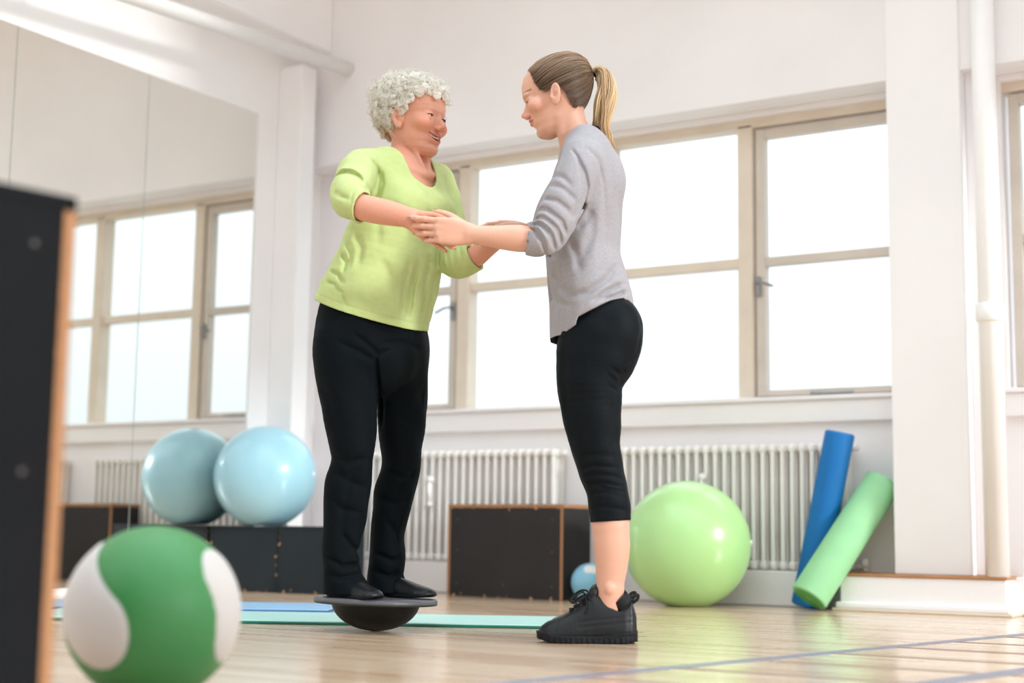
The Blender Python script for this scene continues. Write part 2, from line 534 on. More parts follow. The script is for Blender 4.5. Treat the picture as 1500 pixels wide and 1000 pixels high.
# right wall and rear wall with their windows (daylight enters from here)
def side_wall(name, along, const, a0, a1, zb, zt, wins, thick=0.25):
    w = tag(empty(name), kind='structure')
    def bx(n, p0, p1, z0, z1, mt, d0=0.0, d1=thick, par=w):
        lo, hi = (const + d0, const + d1) if along == 'y' else (const - d1, const - d0)
        if along == 'y': return box(n, lo, hi, p0, p1, z0, z1, mt, par)
        return box(n, p0, p1, lo, hi, z0, z1, mt, par)
    bx('lower_wall', a0, a1, -0.1, zb, M['wall_white'])
    bx('upper_wall', a0, a1, zt, ZC, M['wall_white'])
    prev = a0
    for (s, e) in wins:
        bx('pier', prev, s, zb, zt, M['wall_white'])
        prev = e
    bx('pier', prev, a1, zb, zt, M['wall_white'])
    return bx
nwin = 3
def room_windows(bx, wins, zb, zt):
    global nwin
    for (s, e) in wins:
        w = tag(empty('window_%d' % nwin), kind='structure')
        nwin += 1
        n = max(1, round((e - s) / 0.8))
        for i in range(n + 1):
            c = s + (e - s) * i / n
            bx('mullion', max(s, c - 0.035), min(e, c + 0.035), zb, zt, M['frame'], 0.06, 0.14, w)
        for z in (zb, zb + (zt - zb) * 0.5, zt - 0.05):
            bx('transom', s, e, z, z + 0.05, M['frame'], 0.07, 0.13, w)
        bx('pane', s, e, zb, zt, M['glass'], 0.098, 0.102, w)
RW = [(-3.4, -1.2), (-0.8, 1.2), (1.6, 5.85)]
bx_ = side_wall('wall_right', 'y', XR, YR, YW + 0.3, 0.75, 3.35, RW)
room_windows(bx_, RW, 0.75, 3.35)
BW = [(-4.6, -2.2), (-1.7, 0.7), (1.1, 3.0)]
bx_ = side_wall('wall_rear', 'x', YR, XL - 0.3, XR + 0.3, 0.75, 3.35, BW)
room_windows(bx_, BW, 0.75, 3.35)
for (s, e) in RW:
    sky_portal('daylight_portal', (XR + 0.24, (s + e) / 2, 2.05), (0, math.radians(90), 0), 2.6, e - s)
for (s, e) in BW:
    sky_portal('daylight_portal', ((s + e) / 2, YR - 0.24, 2.05), (math.radians(90), 0, 0), e - s, 2.6)
sky_portal('daylight_portal', (-3.37, YW + 0.24, 1.55), (math.radians(-90), 0, 0), 2.98, 1.32)
sky_portal('daylight_portal', (0.1, YW + 0.24, 1.55), (math.radians(-90), 0, 0), 3.1, 1.32)
# ------------------------------------------------------------------ radiators
def radiator_section_mesh():
    bm = bmesh.new()
    H0, H1 = 0.0, 0.545
    for j in range(3):
        yy = 0.018 + j * 0.042
        add_tube(bm, [(0, yy, H0 + 0.02), (0, yy, H0 + 0.05), (0, yy, H1 - 0.05), (0, yy, H1 - 0.02)], [0.0125, 0.0105, 0.0105, 0.0125], 10)
    add_box(bm, -0.004, 0.004, 0.022, 0.104, H0 + 0.03, H1 - 0.03)     # added plate between the columns, darkens the gaps by blocking side light
    # rounded headers joining the columns
    for z in (H0 + 0.022, H1 - 0.022):
        add_box(bm, -0.0150, 0.0150, 0.003, 0.117, z - 0.020, z + 0.020, 0.0125, 3)
    me = bpy.data.meshes.new('section')
    bmesh.ops.recalc_face_normals(bm, faces=bm.faces[:])
    bm.to_mesh(me); bm.free()
    me.materials.append(M['radiator'])
    me.polygons.foreach_set('use_smooth', np.ones(len(me.polygons), bool))
    return me
sec_me = radiator_section_mesh()
def radiator(x0, x1, label, tap):
    r = tag(empty('radiator', ((x0 + x1) / 2, 6.022, 0.1505)), label, 'radiator', 'column radiators under the windows')
    n = int(round((x1 - x0) / 0.0455))
    for i in range(n):
        o = bpy.data.objects.new('section', sec_me)
        COL.objects.link(o); o.parent = r
        o.location = (x0 + (i + 0.5) * (x1 - x0) / n - r.location.x, 0.004, 0)
    for z in (0.022, 0.523):
        bm = bmesh.new()
        add_tube(bm, [(x0 - r.location.x - 0.004, 0.064, z), (x1 - r.location.x + 0.004, 0.064, z)], 0.014, 10)
        bm_obj('header_pipe', bm, M['radiator'], r, True)
    xr = x1 - r.location.x
    bm = bmesh.new()
    add_tube(bm, [(xr, 0.064, 0.523), (xr + 0.03, 0.064, 0.523)], 0.017, 10)
    bm_obj('plug', bm, M['radiator'], r, True)
    bm = bmesh.new()
    add_tube(bm, [(xr, 0.064, 0.022), (xr + 0.05, 0.064, 0.022), (xr + 0.055, 0.064, 0.004)], 0.011, 10)
    add_tube(bm, [(xr + 0.05, 0.064, 0.02), (xr + 0.05, 0.064, 0.06)], 0.016, 12)
    bm_obj('valve', bm, M['radiator'], r, True)
    bm = bmesh.new()
    tx = x0 + tap - r.location.x
    add_tube(bm, [(tx, -0.022, 0.40), (tx, 0.01, 0.40)], 0.018, 12)
    add_tube(bm, [(tx, -0.012, 0.28), (tx, -0.012, 0.40)], 0.011, 10)
    add_tube(bm, [(tx, -0.022, 0.28), (tx, 0.01, 0.28)], 0.013, 12)
    bm_obj('heat_meter', bm, M['radiator'], r, True)
    return r
radiator(-4.70, -3.50, 'white column radiator under the window behind the two women', 0.49)
radiator(-3.21, -2.085, 'white column radiator behind the green exercise ball', 0.47)

# ------------------------------------------------------------------ plywood boxes
M['screw'] = mat('dull_screw_head', srgb(92, 88, 86), 0.5, 0.4, metal=0.5)
def worn_paint(name, col, W, H):
    # paint knocked off in small chips along the edges of the panels
    m = mat(name, col, 0.55, 0.3, bump=0.05, bscale=50)
    nt = m.node_tree
    L = nt.links.new
    tc = nt.nodes.new('ShaderNodeTexCoord'); sp = nt.nodes.new('ShaderNodeSeparateXYZ')
    L(tc.outputs['Object'], sp.inputs[0])
    def mth(op, a, b):
        n = nt.nodes.new('ShaderNodeMath'); n.operation = op
        for i, v in enumerate((a, b)):
            if isinstance(v, (int, float)): n.inputs[i].default_value = v
            else: L(v, n.inputs[i])
        return n.outputs[0]
    ex = mth('MINIMUM', sp.outputs['X'], mth('SUBTRACT', W, sp.outputs['X']))
    ez = mth('MINIMUM', sp.outputs['Z'], mth('SUBTRACT', H - 0.018, sp.outputs['Z']))
    edge = mth('MINIMUM', ex, ez)
    ns = nt.nodes.new('ShaderNodeTexNoise'); ns.inputs['Scale'].default_value = 38; ns.inputs['Detail'].default_value = 3
    L(tc.outputs['Object'], ns.inputs['Vector'])
    thr = mth('ADD', 0.60, mth('MULTIPLY', edge, 6.0))
    chip = mth('GREATER_THAN', ns.outputs['Fac'], thr)
    n2 = nt.nodes.new('ShaderNodeTexNoise'); n2.inputs['Scale'].default_value = 5; n2.inputs['Detail'].default_value = 5
    L(tc.outputs['Object'], n2.inputs['Vector'])
    vs = nt.nodes.new('ShaderNodeVectorMath'); vs.operation = 'SCALE'; vs.inputs[0].default_value = col[:3]
    L(mth('ADD', 0.65, mth('MULTIPLY', n2.outputs['Fac'], 0.7)), vs.inputs['Scale'])
    mx = nt.nodes.new('ShaderNodeMix'); mx.data_type = 'RGBA'
    L(chip, mx.inputs[0]); L(vs.outputs[0], mx.inputs[6]); mx.inputs[7].default_value = srgb(186, 138, 100)
    L(mx.outputs[2], nt.nodes['Principled BSDF'].inputs['Base Color'])
    return m
M['boxside'] = M['boxblack']
M['boxblack'] = worn_paint('black_box_paint_worn', srgb(40, 37, 38), 0.66, 0.425)
M['boxblue'] = worn_paint('blue_black_box_paint_worn', srgb(24, 34, 41), 0.405, 0.345)
def ply_box(name, origin, rotz, W, D, H, paint, label, group, t=0.018, raw=True, top_raw=True, paint_side=None):
    b = tag(empty(name, origin, rotz), label, 'box', group)
    def panel(pn, x0, x1, y0, y1, z0, z1, axis):
        bm = bmesh.new()
        add_box(bm, x0, x1, y0, y1, z0, z1, 0.0015)
        o = bm_obj(pn, bm, [paint_side if (paint_side and pn == 'side_panel') else paint, M['ply'] if raw and (top_raw or pn != 'top_panel') else paint], b)
        for pg in o.data.polygons:
            n = pg.normal
            pg.material_index = 0 if abs(n[axis]) > 0.5 else 1
        return o
    panel('front_panel', t, W - t, 0, t, 0.001, H - t, 1)
    panel('back_panel', t, W - t, D - t, D, 0.001, H - t, 1)
    panel('side_panel', 0, t, 0, D, 0.001, H - t, 0)
    panel('side_panel', W - t, W, 0, D, 0.001, H - t, 0)
    panel('top_panel', 0, W, 0, D, H - t, H, 2)
    for (sx, sz) in ([] if not raw else [(0.06, 0.06), (W - 0.06, 0.06), (0.06, H - 0.07), (W - 0.06, H - 0.07), (W * 0.5, 0.06), (0.06, H * .5), (W - 0.06, H * .5)]):
        bm = bmesh.new()
        add_tube(bm, [(sx, -0.001, sz), (sx, 0.002, sz)], 0.004, 8)
        bm_obj('screw', bm, M['screw'], b)
    return b
ply_box('plyo_box', (-3.945, 5.79, 0), math.atan2(-0.055, 0.66), 0.66, 0.22, 0.425, M['boxblack'], 'black plywood box with raw wood edges standing on floor before the radiator', 'plywood boxes', paint_side=M['boxside'])
bl1 = ply_box('plyo_box', (-5.055, 5.37, 0), math.radians(3.5), 0.405, 0.5, 0.31, M['boxblue'], 'low blue-black box against the mirror, under the blue ball', 'plywood boxes', raw=False)
bl2 = ply_box('plyo_box', (-4.645, 5.396, 0), math.radians(3.5), 0.29, 0.30, 0.312, M['boxblue'], 'low blue-black box behind the woman on the balance board', 'plywood boxes', raw=False)

# foreground tall box: only its edge is in view; face runs away at 41 degrees to the right of the view axis
ang = YAW - math.radians(40.5)
far = np.array([-1.49, 1.31])
dirv = np.array([-math.sin(ang), math.cos(ang)])
Wf, Df = 0.61, 0.50
start = far - dirv * Wf
rotb = math.atan2(dirv[1], dirv[0])
ply_box('plyo_box', (start[0], start[1], 0), rotb, Wf, Df, 0.722, mat('charcoal_box_paint', srgb(13, 14, 18), 0.7, 0.15, var=0.2, vscale=4), 'tall charcoal plywood box at the left edge, close to the camera', 'plywood boxes', 0.02, True, False)

# ------------------------------------------------------------------ balls
def sphere_mesh(name, R, nu=96, nv=64, squash=1.0, flat=0.0):
    bm = bmesh.new()
    prof = []
    for i in range(nv + 1):
        th = math.pi * i / nv
        z = -math.cos(th) * R
        if flat: z = max(z, -R + flat)
        prof.append((math.sin(th) * R * squash, z + R - flat))
    prof[0] = (0, prof[0][1]); prof[-1] = (0, prof[-1][1])
    add_lathe(bm, prof, nu)
    bmesh.ops.remove_doubles(bm, verts=bm.verts[:], dist=1e-7)
    return bm

def exercise_ball(loc, R, mt, label, rings=True):
    t = tag(empty('exercise_ball', loc), label, 'ball', 'large inflatable exercise balls')
    bm = sphere_mesh('ball_shell', R, flat=0.012)
    for v in bm.verts:                       # fine moulded ribs around the middle
        h = (v.co.z - R) / R
        if rings and abs(h) < 0.8:
            s = 1 + 0.0012 * math.cos(h * 60)
            v.co.x *= s; v.co.y *= s
    bm_obj('shell', bm, mt, t, True)
    bm = bmesh.new()
    a = math.radians(20)
    n = Vector((math.cos(a), math.sin(a), 0))
    add_tube(bm, [n * (R - 0.008) + Vector((0, 0, R)), n * (R + 0.002) + Vector((0, 0, R))], [0.014, 0.011], 16)
    bm_obj('valve_plug', bm, M['pipe'], t, True)
    return t
def vinyl(name, c1, sss=0.0):
    m = mat(name, c1, 0.3, 0.5, var=0.03, vscale=4)
    p = m.node_tree.nodes['Principled BSDF']
    p.inputs['Coat Weight'].default_value = 0.3
    p.inputs['Coat Roughness'].default_value = 0.08
    return m
M['vgreen'] = vinyl('green_vinyl', srgb(170, 214, 142))
M['vblue'] = vinyl('pale_blue_vinyl', srgb(158, 204, 220))
exercise_ball((-2.685, 5.735, 0), 0.268, M['vgreen'], 'pale green exercise ball on the floor before the right radiator')
exercise_ball((-4.82, 5.49, 0.313), 0.248, M['vblue'], 'pale blue exercise ball resting on the low boxes by the mirror')

def geo_capsule(n, a, b):
    a = np.array(a, float) / np.linalg.norm(a); b = np.array(b, float) / np.linalg.norm(b)
    # angular distance of unit vectors n (N,3) to great arc a-b
    ab = np.arccos(np.clip(a @ b, -1, 1))
    best = np.full(len(n), 9.0)
    for t in np.linspace(0, 1, 24):
        c = (np.sin((1 - t) * ab) * a + np.sin(t * ab) * b) / max(np.sin(ab), 1e-6)
        best = np.minimum(best, np.arccos(np.clip(n @ c, -1, 1)))
    return best

def lobe_mat(name, c_main, c_lobe, rough=0.45):
    m = mat(name, c_main, rough, 0.45)
    nt = m.node_tree
    at = nt.nodes.new('ShaderNodeAttribute'); at.attribute_name = 'lobe'
    mr = nt.nodes.new('ShaderNodeMapRange')
    mr.inputs['From Min'].default_value = -0.012; mr.inputs['From Max'].default_value = 0.012
    mr.interpolation_type = 'SMOOTHSTEP'
    nt.links.new(at.outputs['Fac'], mr.inputs['Value'])
    mx = nt.nodes.new('ShaderNodeMix'); mx.data_type = 'RGBA'
    mx.inputs[6].default_value = c_lobe; mx.inputs[7].default_value = c_main
    nt.links.new(mr.outputs['Result'], mx.inputs[0])
    nt.links.new(mx.outputs[2], nt.nodes['Principled BSDF'].inputs['Base Color'])
    tc = nt.nodes.new('ShaderNodeTexCoord')
    wv = nt.nodes.new('ShaderNodeTexWave')
    wv.bands_direction = 'Z'
    wv.inputs['Scale'].default_value = 55; wv.inputs['Distortion'].default_value = 1.0
    nt.links.new(tc.outputs['Object'], wv.inputs['Vector'])
    inv = nt.nodes.new('ShaderNodeMath'); inv.operation = 'SUBTRACT'; inv.inputs[0].default_value = 1.0
    nt.links.new(mr.outputs['Result'], inv.inputs[1])
    mul = nt.nodes.new('ShaderNodeMath'); mul.operation = 'MULTIPLY'
    nt.links.new(inv.outputs[0], mul.inputs[0]); nt.links.new(wv.outputs['Fac'], mul.inputs[1])
    b = nt.nodes.new('ShaderNodeBump'); b.inputs['Strength'].default_value = 0.35; b.inputs['Distance'].default_value = 0.004
    nt.links.new(mul.outputs[0], b.inputs['Height'])
    nt.links.new(b.outputs['Normal'], nt.nodes['Principled BSDF'].inputs['Normal'])
    return m

def medicine_ball(loc, R, mt, label, lobes):
    t = tag(empty('medicine_ball', loc, YAW), label, 'ball', 'two-tone medicine balls')
    bm = sphere_mesh('shell', R, 160, 110, flat=0.003)
    o = bm_obj('shell', bm, mt, t, True)
    co = np.empty(len(o.data.vertices) * 3); o.data.vertices.foreach_get('co', co); co = co.reshape(-1, 3)
    n = co - np.array([0, 0, R - 0.003]); n /= np.linalg.norm(n, axis=1)[:, None]
    dist = np.full(len(n), 9.0)
    for a, b, w in lobes:
        dist = np.minimum(dist, geo_capsule(n, a, b) - w)
    # moulded step: lobes stand proud, seam groove between
    off = np.where(dist < 0, 0.0015, 0.0) - 0.003 * np.exp(-(dist / 0.02) ** 2)
    co = co + n * off[:, None]
    co[:, 2] = np.maximum(co[:, 2], 0.0005)
    o.data.vertices.foreach_set('co', co.ravel())
    at = o.data.attributes.new('lobe', 'FLOAT', 'POINT')
    at.data.foreach_set('value', dist.astype(np.float32))
    return t
M['mgreen'] = lobe_mat('green_and_white_rubber', srgb(66, 138, 78), srgb(214, 208, 206))
M['mblue'] = lobe_mat('blue_and_white_rubber', srgb(132, 186, 212), srgb(226, 224, 226))
# lobe directions are in a frame with x to the picture's right, -y towards the camera
medicine_ball((-1.898, 1.882, 0), 0.150, M['mgreen'], 'green and white medicine ball close to the camera',
              [((-0.47, -0.87, -0.16), (-0.88, -0.2, 0.48), 0.47), ((0.93, -0.18, 0.42), (0.99, -0.10, -0.15), 0.43), ((0.2, 0.9, 0.5), (0.3, 0.8, -0.5), 0.4)])
medicine_ball((-3.185, 5.80, 0), 0.085, M['mblue'], 'small pale blue and white medicine ball beside the black box',
              [((-0.1, -0.65, 0.72), (0.6, -0.6, 0.6), 0.30), ((0.5, 0.8, -0.2), (-0.4, 0.9, 0.1), 0.4)])

# ------------------------------------------------------------------ rolls leaning by the radiator
def roll(name, p0, p1, R, mt, mt_end, label, spiral=True):
    p0, p1 = Vector(p0), Vector(p1)
    ax = (p1 - p0); L = ax.length; ax.normalize()
    t = tag(empty(name, p0), label, 'foam roll')
    q = Vector((0, 0, 1)).rotation_difference(ax)
    bm = bmesh.new()
    prof = [(R * 0.90, 0.0), (R * 0.97, 0.002), (R, 0.008), (R, L - 0.008), (R * 0.97, L - 0.002), (R * 0.90, L)]
    add_lathe(bm, [(0.014, 0.0)] + prof + [(0.014, L)] + [(0.014, 0.0)], 48)
    bm.transform(q.to_matrix().to_4x4())
    o = bm_obj('foam_body', bm, mt, t, True)
    # wound end faces: spiral ridges
    for z, s in ((0.0, -1), (L, 1)):
        bm = bmesh.new()
        pts = []
        for k in range(140):
            a = k * 0.32
            r = 0.016 + (R * 0.90 - 0.018) * k / 139
            pts.append(Vector((r * math.cos(a), r * math.sin(a), z + s * 0.0005)))
        add_tube(bm, pts, 0.0022, 5)
        bm.transform(q.to_matrix().to_4x4())
        bm_obj('wound_end', bm, mt_end, t, True)
    return t
M['fgreen'] = mat('green_foam', srgb(152, 210, 158), 0.6, 0.3, var=0.06, vscale=8, bump=0.1, bscale=120)
M['fgreen2'] = mat('green_foam_end', srgb(104, 180, 96), 0.7, 0.2)
M['fblue'] = mat('blue_foam', srgb(6, 106, 176), 0.55, 0.35, var=0.06, vscale=8, bump=0.1, bscale=120)
roll('foam_roll', (-2.165, 5.775, 0.05), (-1.942, 6.06, 0.525), 0.077, M['fgreen'], M['fgreen2'], 'light green foam roll leaning on the pillar')
roll('foam_roll', (-2.245, 5.958, 0.012), (-2.088, 5.960, 0.73), 0.062, M['fblue'], M['fblue'], 'blue rolled mat standing on end against the radiator')

# ------------------------------------------------------------------ mats lying on the floor
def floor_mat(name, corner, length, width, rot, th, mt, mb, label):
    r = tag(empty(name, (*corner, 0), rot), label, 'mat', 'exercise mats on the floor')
    box('mat_body', 0, length, 0, width, 0.0008, th * 0.62, mb, r, 0.0015)
    box('top_sheen', 0.001, length - 0.001, 0.001, width - 0.001, th * 0.62, th, mt, r, 0.0025, 2)  # window sheen on the mat is put into this pale top
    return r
ma = math.atan2(4.016 - 3.552, -2.36 + 3.206)
M['mteal'] = mat('teal_foam_sheen', srgb(176, 222, 214), 0.35, 0.5, bump=0.1, bscale=90)  # teal paled: grazing window sheen mixed into the colour
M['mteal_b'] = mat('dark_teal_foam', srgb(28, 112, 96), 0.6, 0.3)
M['mblue2'] = mat('blue_foam_sheen', srgb(146, 188, 224), 0.35, 0.5, bump=0.1, bscale=90)  # blue paled likewise, sheen held in the colour
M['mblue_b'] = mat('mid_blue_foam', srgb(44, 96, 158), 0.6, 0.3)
c_ = Vector((-3.206 - 0.75 * math.cos(ma), 3.552 - 0.75 * math.sin(ma)))
floor_mat('exercise_mat', c_, 1.85, 0.50, ma, 0.012, M['mteal'], M['mteal_b'], 'teal exercise mat lying on the floor behind the balance board')
c2 = Vector((-3.625 - 0.9 * math.cos(ma), 4.03 - 0.9 * math.sin(ma)))
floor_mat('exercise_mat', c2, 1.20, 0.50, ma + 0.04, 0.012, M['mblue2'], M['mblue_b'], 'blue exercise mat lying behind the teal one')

# ------------------------------------------------------------------ balance board: dome with a flat round deck, tipped a little
BB = np.array([-2.684, 3.571, 0.0])
bb = tag(empty('balance_board', (BB[0], BB[1], 0.0005), YAW), 'black wobble board with a round dome, the older woman standing on it', 'balance board')
tiltm = Matrix.Translation((0, 0, 0.185)) @ Matrix.Rotation(math.radians(1.2), 4, 'Y') @ Matrix.Rotation(math.radians(0.0), 4, 'X') @ Matrix.Translation((0, 0, -0.185))
dome = [(0, 0.0)] + [(0.132 * math.sin(a) , 0.088 * (1 - math.cos(a)) + 0.0) for a in [math.radians(x) for x in range(6, 91, 6)]]
bm = bmesh.new(); add_lathe(bm, dome + [(0.128, 0.089), (0, 0.089)], 64); bm.transform(tiltm)
M['bbdome'] = mat('black_plastic', srgb(7, 9, 12), 0.5, 0.22, bump=0.05, bscale=150)
M['bbdeck'] = mat('dark_grey_deck', srgb(78, 78, 84), 0.4, 0.5, bump=0.1, bscale=200)
bm_obj('dome', bm, M['bbdome'], bb, True)
bm = bmesh.new()
add_lathe(bm, [(0, 0.0892), (0.17, 0.0892), (0.176, 0.0885), (0.181, 0.0825), (0.183, 0.0832), (0.183, 0.090), (0.180, 0.0965), (0.17, 0.0985), (0, 0.0985)], 72); bm.transform(tiltm)
bm_obj('deck', bm, M['bbdeck'], bb, True)
bm = bmesh.new()
for k in range(72):
    a0 = 2 * math.pi * k / 72
    pass
add_tube(bm, [(0.1795 * math.cos(2 * math.pi * k / 72), 0.1795 * math.sin(2 * math.pi * k / 72), 0.0832) for k in range(73)], 0.004, 8, False)
bm.transform(tiltm)
bm_obj('rim', bm, M['rubber'], bb, True)
# ------------------------------------------------------------------ figures: smooth-union modelling on a grid
def cat_rom(P, sub):
    P = np.asarray(P, float)
    if P.ndim == 1: P = P[:, None]; flat = True
    else: flat = False
    E = np.vstack([2 * P[0] - P[1], P, 2 * P[-1] - P[-2]])
    out = []
    for i in range(1, len(E) - 2):
        p0, p1, p2, p3 = E[i - 1], E[i], E[i + 1], E[i + 2]
        for t in np.arange(sub) / sub:
            out.append(0.5 * ((2 * p1) + (-p0 + p2) * t + (2 * p0 - 5 * p1 + 4 * p2 - p3) * t * t + (-p0 + 3 * p1 - 3 * p2 + p3) * t ** 3))
    out.append(E[-2])
    out = np.array(out)
    return out[:, 0] if flat else out


def axis_range(segs):
    # segs: [(lo, hi, step), ...] contiguous
    out = [np.array([segs[0][0]])]
    for lo, hi, s in segs:
        n = max(1, int(round((hi - lo) / s)))
        out.append(np.linspace(lo, hi, n + 1)[1:])
    return np.concatenate(out).astype(np.float32)


FAR = 0.06
class Field:
    def __init__(s, xs, ys, zs):
        s.ax = (xs, ys, zs)
        s.d = np.full((len(xs), len(ys), len(zs)), FAR, np.float32)
    def sl(s, lo, hi):
        r = []
        for a, l, h in zip(s.ax, lo, hi):
            i0 = int(np.searchsorted(a, l)); i1 = int(np.searchsorted(a, h))
            r.append(slice(max(i0 - 1, 0), min(i1 + 1, len(a))))
        return tuple(r)
    def grid(s, sl):
        return (s.ax[0][sl[0]][:, None, None], s.ax[1][sl[1]][None, :, None], s.ax[2][sl[2]][None, None, :])
    def put(s, sl, v, k, op='add'):
        a = s.d[sl]
        if a.size == 0: return
        if op == 'add':
            h = np.clip(0.5 + 0.5 * (v - a) / k, 0, 1)
            s.d[sl] = v * (1 - h) + a * h - k * h * (1 - h)
        elif op == 'sub':
            v = -v
            h = np.clip(0.5 - 0.5 * (v - a) / k, 0, 1)
            s.d[sl] = v * (1 - h) + a * h + k * h * (1 - h)
    def tube(s, P, RA, RB=None, ax=(1, 0, 0), k=0.012, sub=4, op='add'):
        P = np.asarray(P, float)
        RA = np.asarray(RA, float) * np.ones(len(P))
        RB = RA if RB is None else np.asarray(RB, float) * np.ones(len(P))
        if sub > 1 and len(P) > 2:
            P, RA, RB = cat_rom(P, sub), cat_rom(RA, sub), cat_rom(RB, sub)
        rm = np.maximum(RA, RB); pad = 0.02 + k
        sl = s.sl(P.min(0) - rm.max() - pad, P.max(0) + rm.max() + pad)
        T = np.full(s.d[sl].shape, FAR, np.float32)
        if T.size == 0: return
        off = [q.start for q in sl]
        ax = np.asarray(ax, float)
        for i in range(len(P) - 1):
            a, b = P[i], P[i + 1]
            r = max(rm[i], rm[i + 1]) + pad
            s2 = s.sl(np.minimum(a, b) - r, np.maximum(a, b) + r)
            s3 = tuple(slice(q.start - o, q.stop - o) for q, o in zip(s2, off))
            X, Y, Z = s.grid(s2)
            ba = b - a; L2 = ba @ ba; t = ba / math.sqrt(L2)
            e1 = ax - (ax @ t) * t
            e1 /= np.linalg.norm(e1); e2 = np.cross(t, e1)
            dx, dy, dz = X - a[0], Y - a[1], Z - a[2]
            h = np.clip((dx * ba[0] + dy * ba[1] + dz * ba[2]) / L2, 0, 1)
            ox, oy, oz = dx - h * ba[0], dy - h * ba[1], dz - h * ba[2]
            ra = RA[i] + (RA[i + 1] - RA[i]) * h; rb = RB[i] + (RB[i + 1] - RB[i]) * h
            x1 = ox * e1[0] + oy * e1[1] + oz * e1[2]
            x2 = ox * e2[0] + oy * e2[1] + oz * e2[2]
            x3 = ox * t[0] + oy * t[1] + oz * t[2]
            rmn = np.minimum(ra, rb)
            q = np.sqrt((x1 / ra) ** 2 + (x2 / rb) ** 2 + (x3 / rmn) ** 2) + 1e-6
            nrm = np.sqrt(x1 * x1 + x2 * x2 + x3 * x3)
            v = np.where(q > 0.3, nrm * (1 - 1 / q), (q - 1) * rmn)
            T[s3] = np.minimum(T[s3], v.astype(np.float32))
        s.put(sl, T, k, op)
    def ell(s, c, r, Rm=None, k=0.01, op='add'):
        c = np.asarray(c, float); r = np.asarray(r, float)
        rm = r.max() + 0.02 + k
        sl = s.sl(c - rm, c + rm)
        X, Y, Z = s.grid(sl)
        dx, dy, dz = X - c[0], Y - c[1], Z - c[2]
        if Rm is None: Rm = np.eye(3)
        l = [dx * Rm[0, j] + dy * Rm[1, j] + dz * Rm[2, j] for j in range(3)]
        q = np.sqrt((l[0] / r[0]) ** 2 + (l[1] / r[1]) ** 2 + (l[2] / r[2]) ** 2) + 1e-6
        nrm = np.sqrt(l[0] ** 2 + l[1] ** 2 + l[2] ** 2)
        v = np.where(q > 0.3, nrm * (1 - 1 / q), (q - 1) * r.min())
        s.put(sl, v.astype(np.float32), k, op)
    def fold(s, pts, r, depth, side=-1, wref=0.0):
        # crease (depth>0) or ridge (depth<0) along a polyline seen in the (x, z) plane, on the near (side<0) or far face
        pts = np.asarray(pts, float)
        lo = np.array([pts[:, 0].min() - 3 * r, -9, pts[:, 1].min() - 3 * r]); hi = np.array([pts[:, 0].max() + 3 * r, 9, pts[:, 1].max() + 3 * r])
        if side < 0: hi[1] = wref
        else: lo[1] = wref
        sl = s.sl(lo, hi)
        X, Y, Z = s.grid(sl)
        X2, Z2 = X[:, 0, :], Z[:, 0, :]
        best = np.full((X2.shape[0], Z2.shape[1]), 9.0)
        n = len(pts) - 1
        tap = np.zeros_like(best)
        for i in range(n):
            a, b = pts[i], pts[i + 1]
            ba = b - a
            h = np.clip(((X2 - a[0]) * ba[0] + (Z2 - a[1]) * ba[1]) / (ba @ ba), 0, 1)
            dd = (X2 - a[0] - h * ba[0]) ** 2 + (Z2 - a[1] - h * ba[1]) ** 2
            m_ = dd < best
            best = np.where(m_, dd, best)
            g = (i + h) / n
            tap = np.where(m_, np.minimum(1, np.minimum(g, 1 - g) * 4 + 0.25), tap)
        s.d[sl] += (depth * tap * np.exp(-best / (r * r))).astype(np.float32)[:, None, :]
    def wrinkle(s, amp, freqs, seed=0, mask=None):
        r = np.random.default_rng(seed)
        X, Y, Z = s.grid((slice(None),) * 3)
        for f, an in freqs:
            v = r.normal(size=3); v /= np.linalg.norm(v); v = v * np.array(an)
            ph = r.uniform(0, 6.28)
            s.d += (amp * np.sin(f * (X * v[0] + Y * v[1] + Z * v[2]) + ph + 1.2 * np.sin(0.4 * f * (X * v[1] - Z * v[0]) + ph))).astype(np.float32)
    def mesh(s, smooth=2, lam=0.5):
        d = s.d
        sg = d < 0
        nx, ny, nz = d.shape
        c = np.zeros((nx - 1, ny - 1, nz - 1), np.uint8)
        for i in (0, 1):
            for j in (0, 1):
                for k in (0, 1):
                    c += sg[i:nx - 1 + i, j:ny - 1 + j, k:nz - 1 + k]
        act = (c > 0) & (c < 8)
        idx = np.argwhere(act)
        vid = np.full(act.shape, -1, np.int32)
        vid[act] = np.arange(len(idx), dtype=np.int32)
        I, J_, K = idx.T
        cor = {}
        for i in (0, 1):
            for j in (0, 1):
                for k in (0, 1):
                    cor[(i, j, k)] = d[I + i, J_ + j, K + k]
        acc = np.zeros((len(idx), 3)); cnt = np.zeros(len(idx))
        ks = list(cor)
        for a in ks:
            for ax in range(3):
                if a[ax] == 0:
                    b = list(a); b[ax] = 1; b = tuple(b)
                    va, vb = cor[a], cor[b]
                    m_ = (va < 0) != (vb < 0)
                    t = np.where(m_, va / np.where(m_, va - vb, 1), 0)
                    p = np.array(a, float)[None, :].repeat(len(idx), 0)
                    p[:, ax] += t
                    acc += p * m_[:, None]; cnt += m_
        p = idx + acc / cnt[:, None]
        co = np.stack([np.interp(p[:, a], np.arange(len(s.ax[a])), s.ax[a]) for a in range(3)], 1)
        quads = []
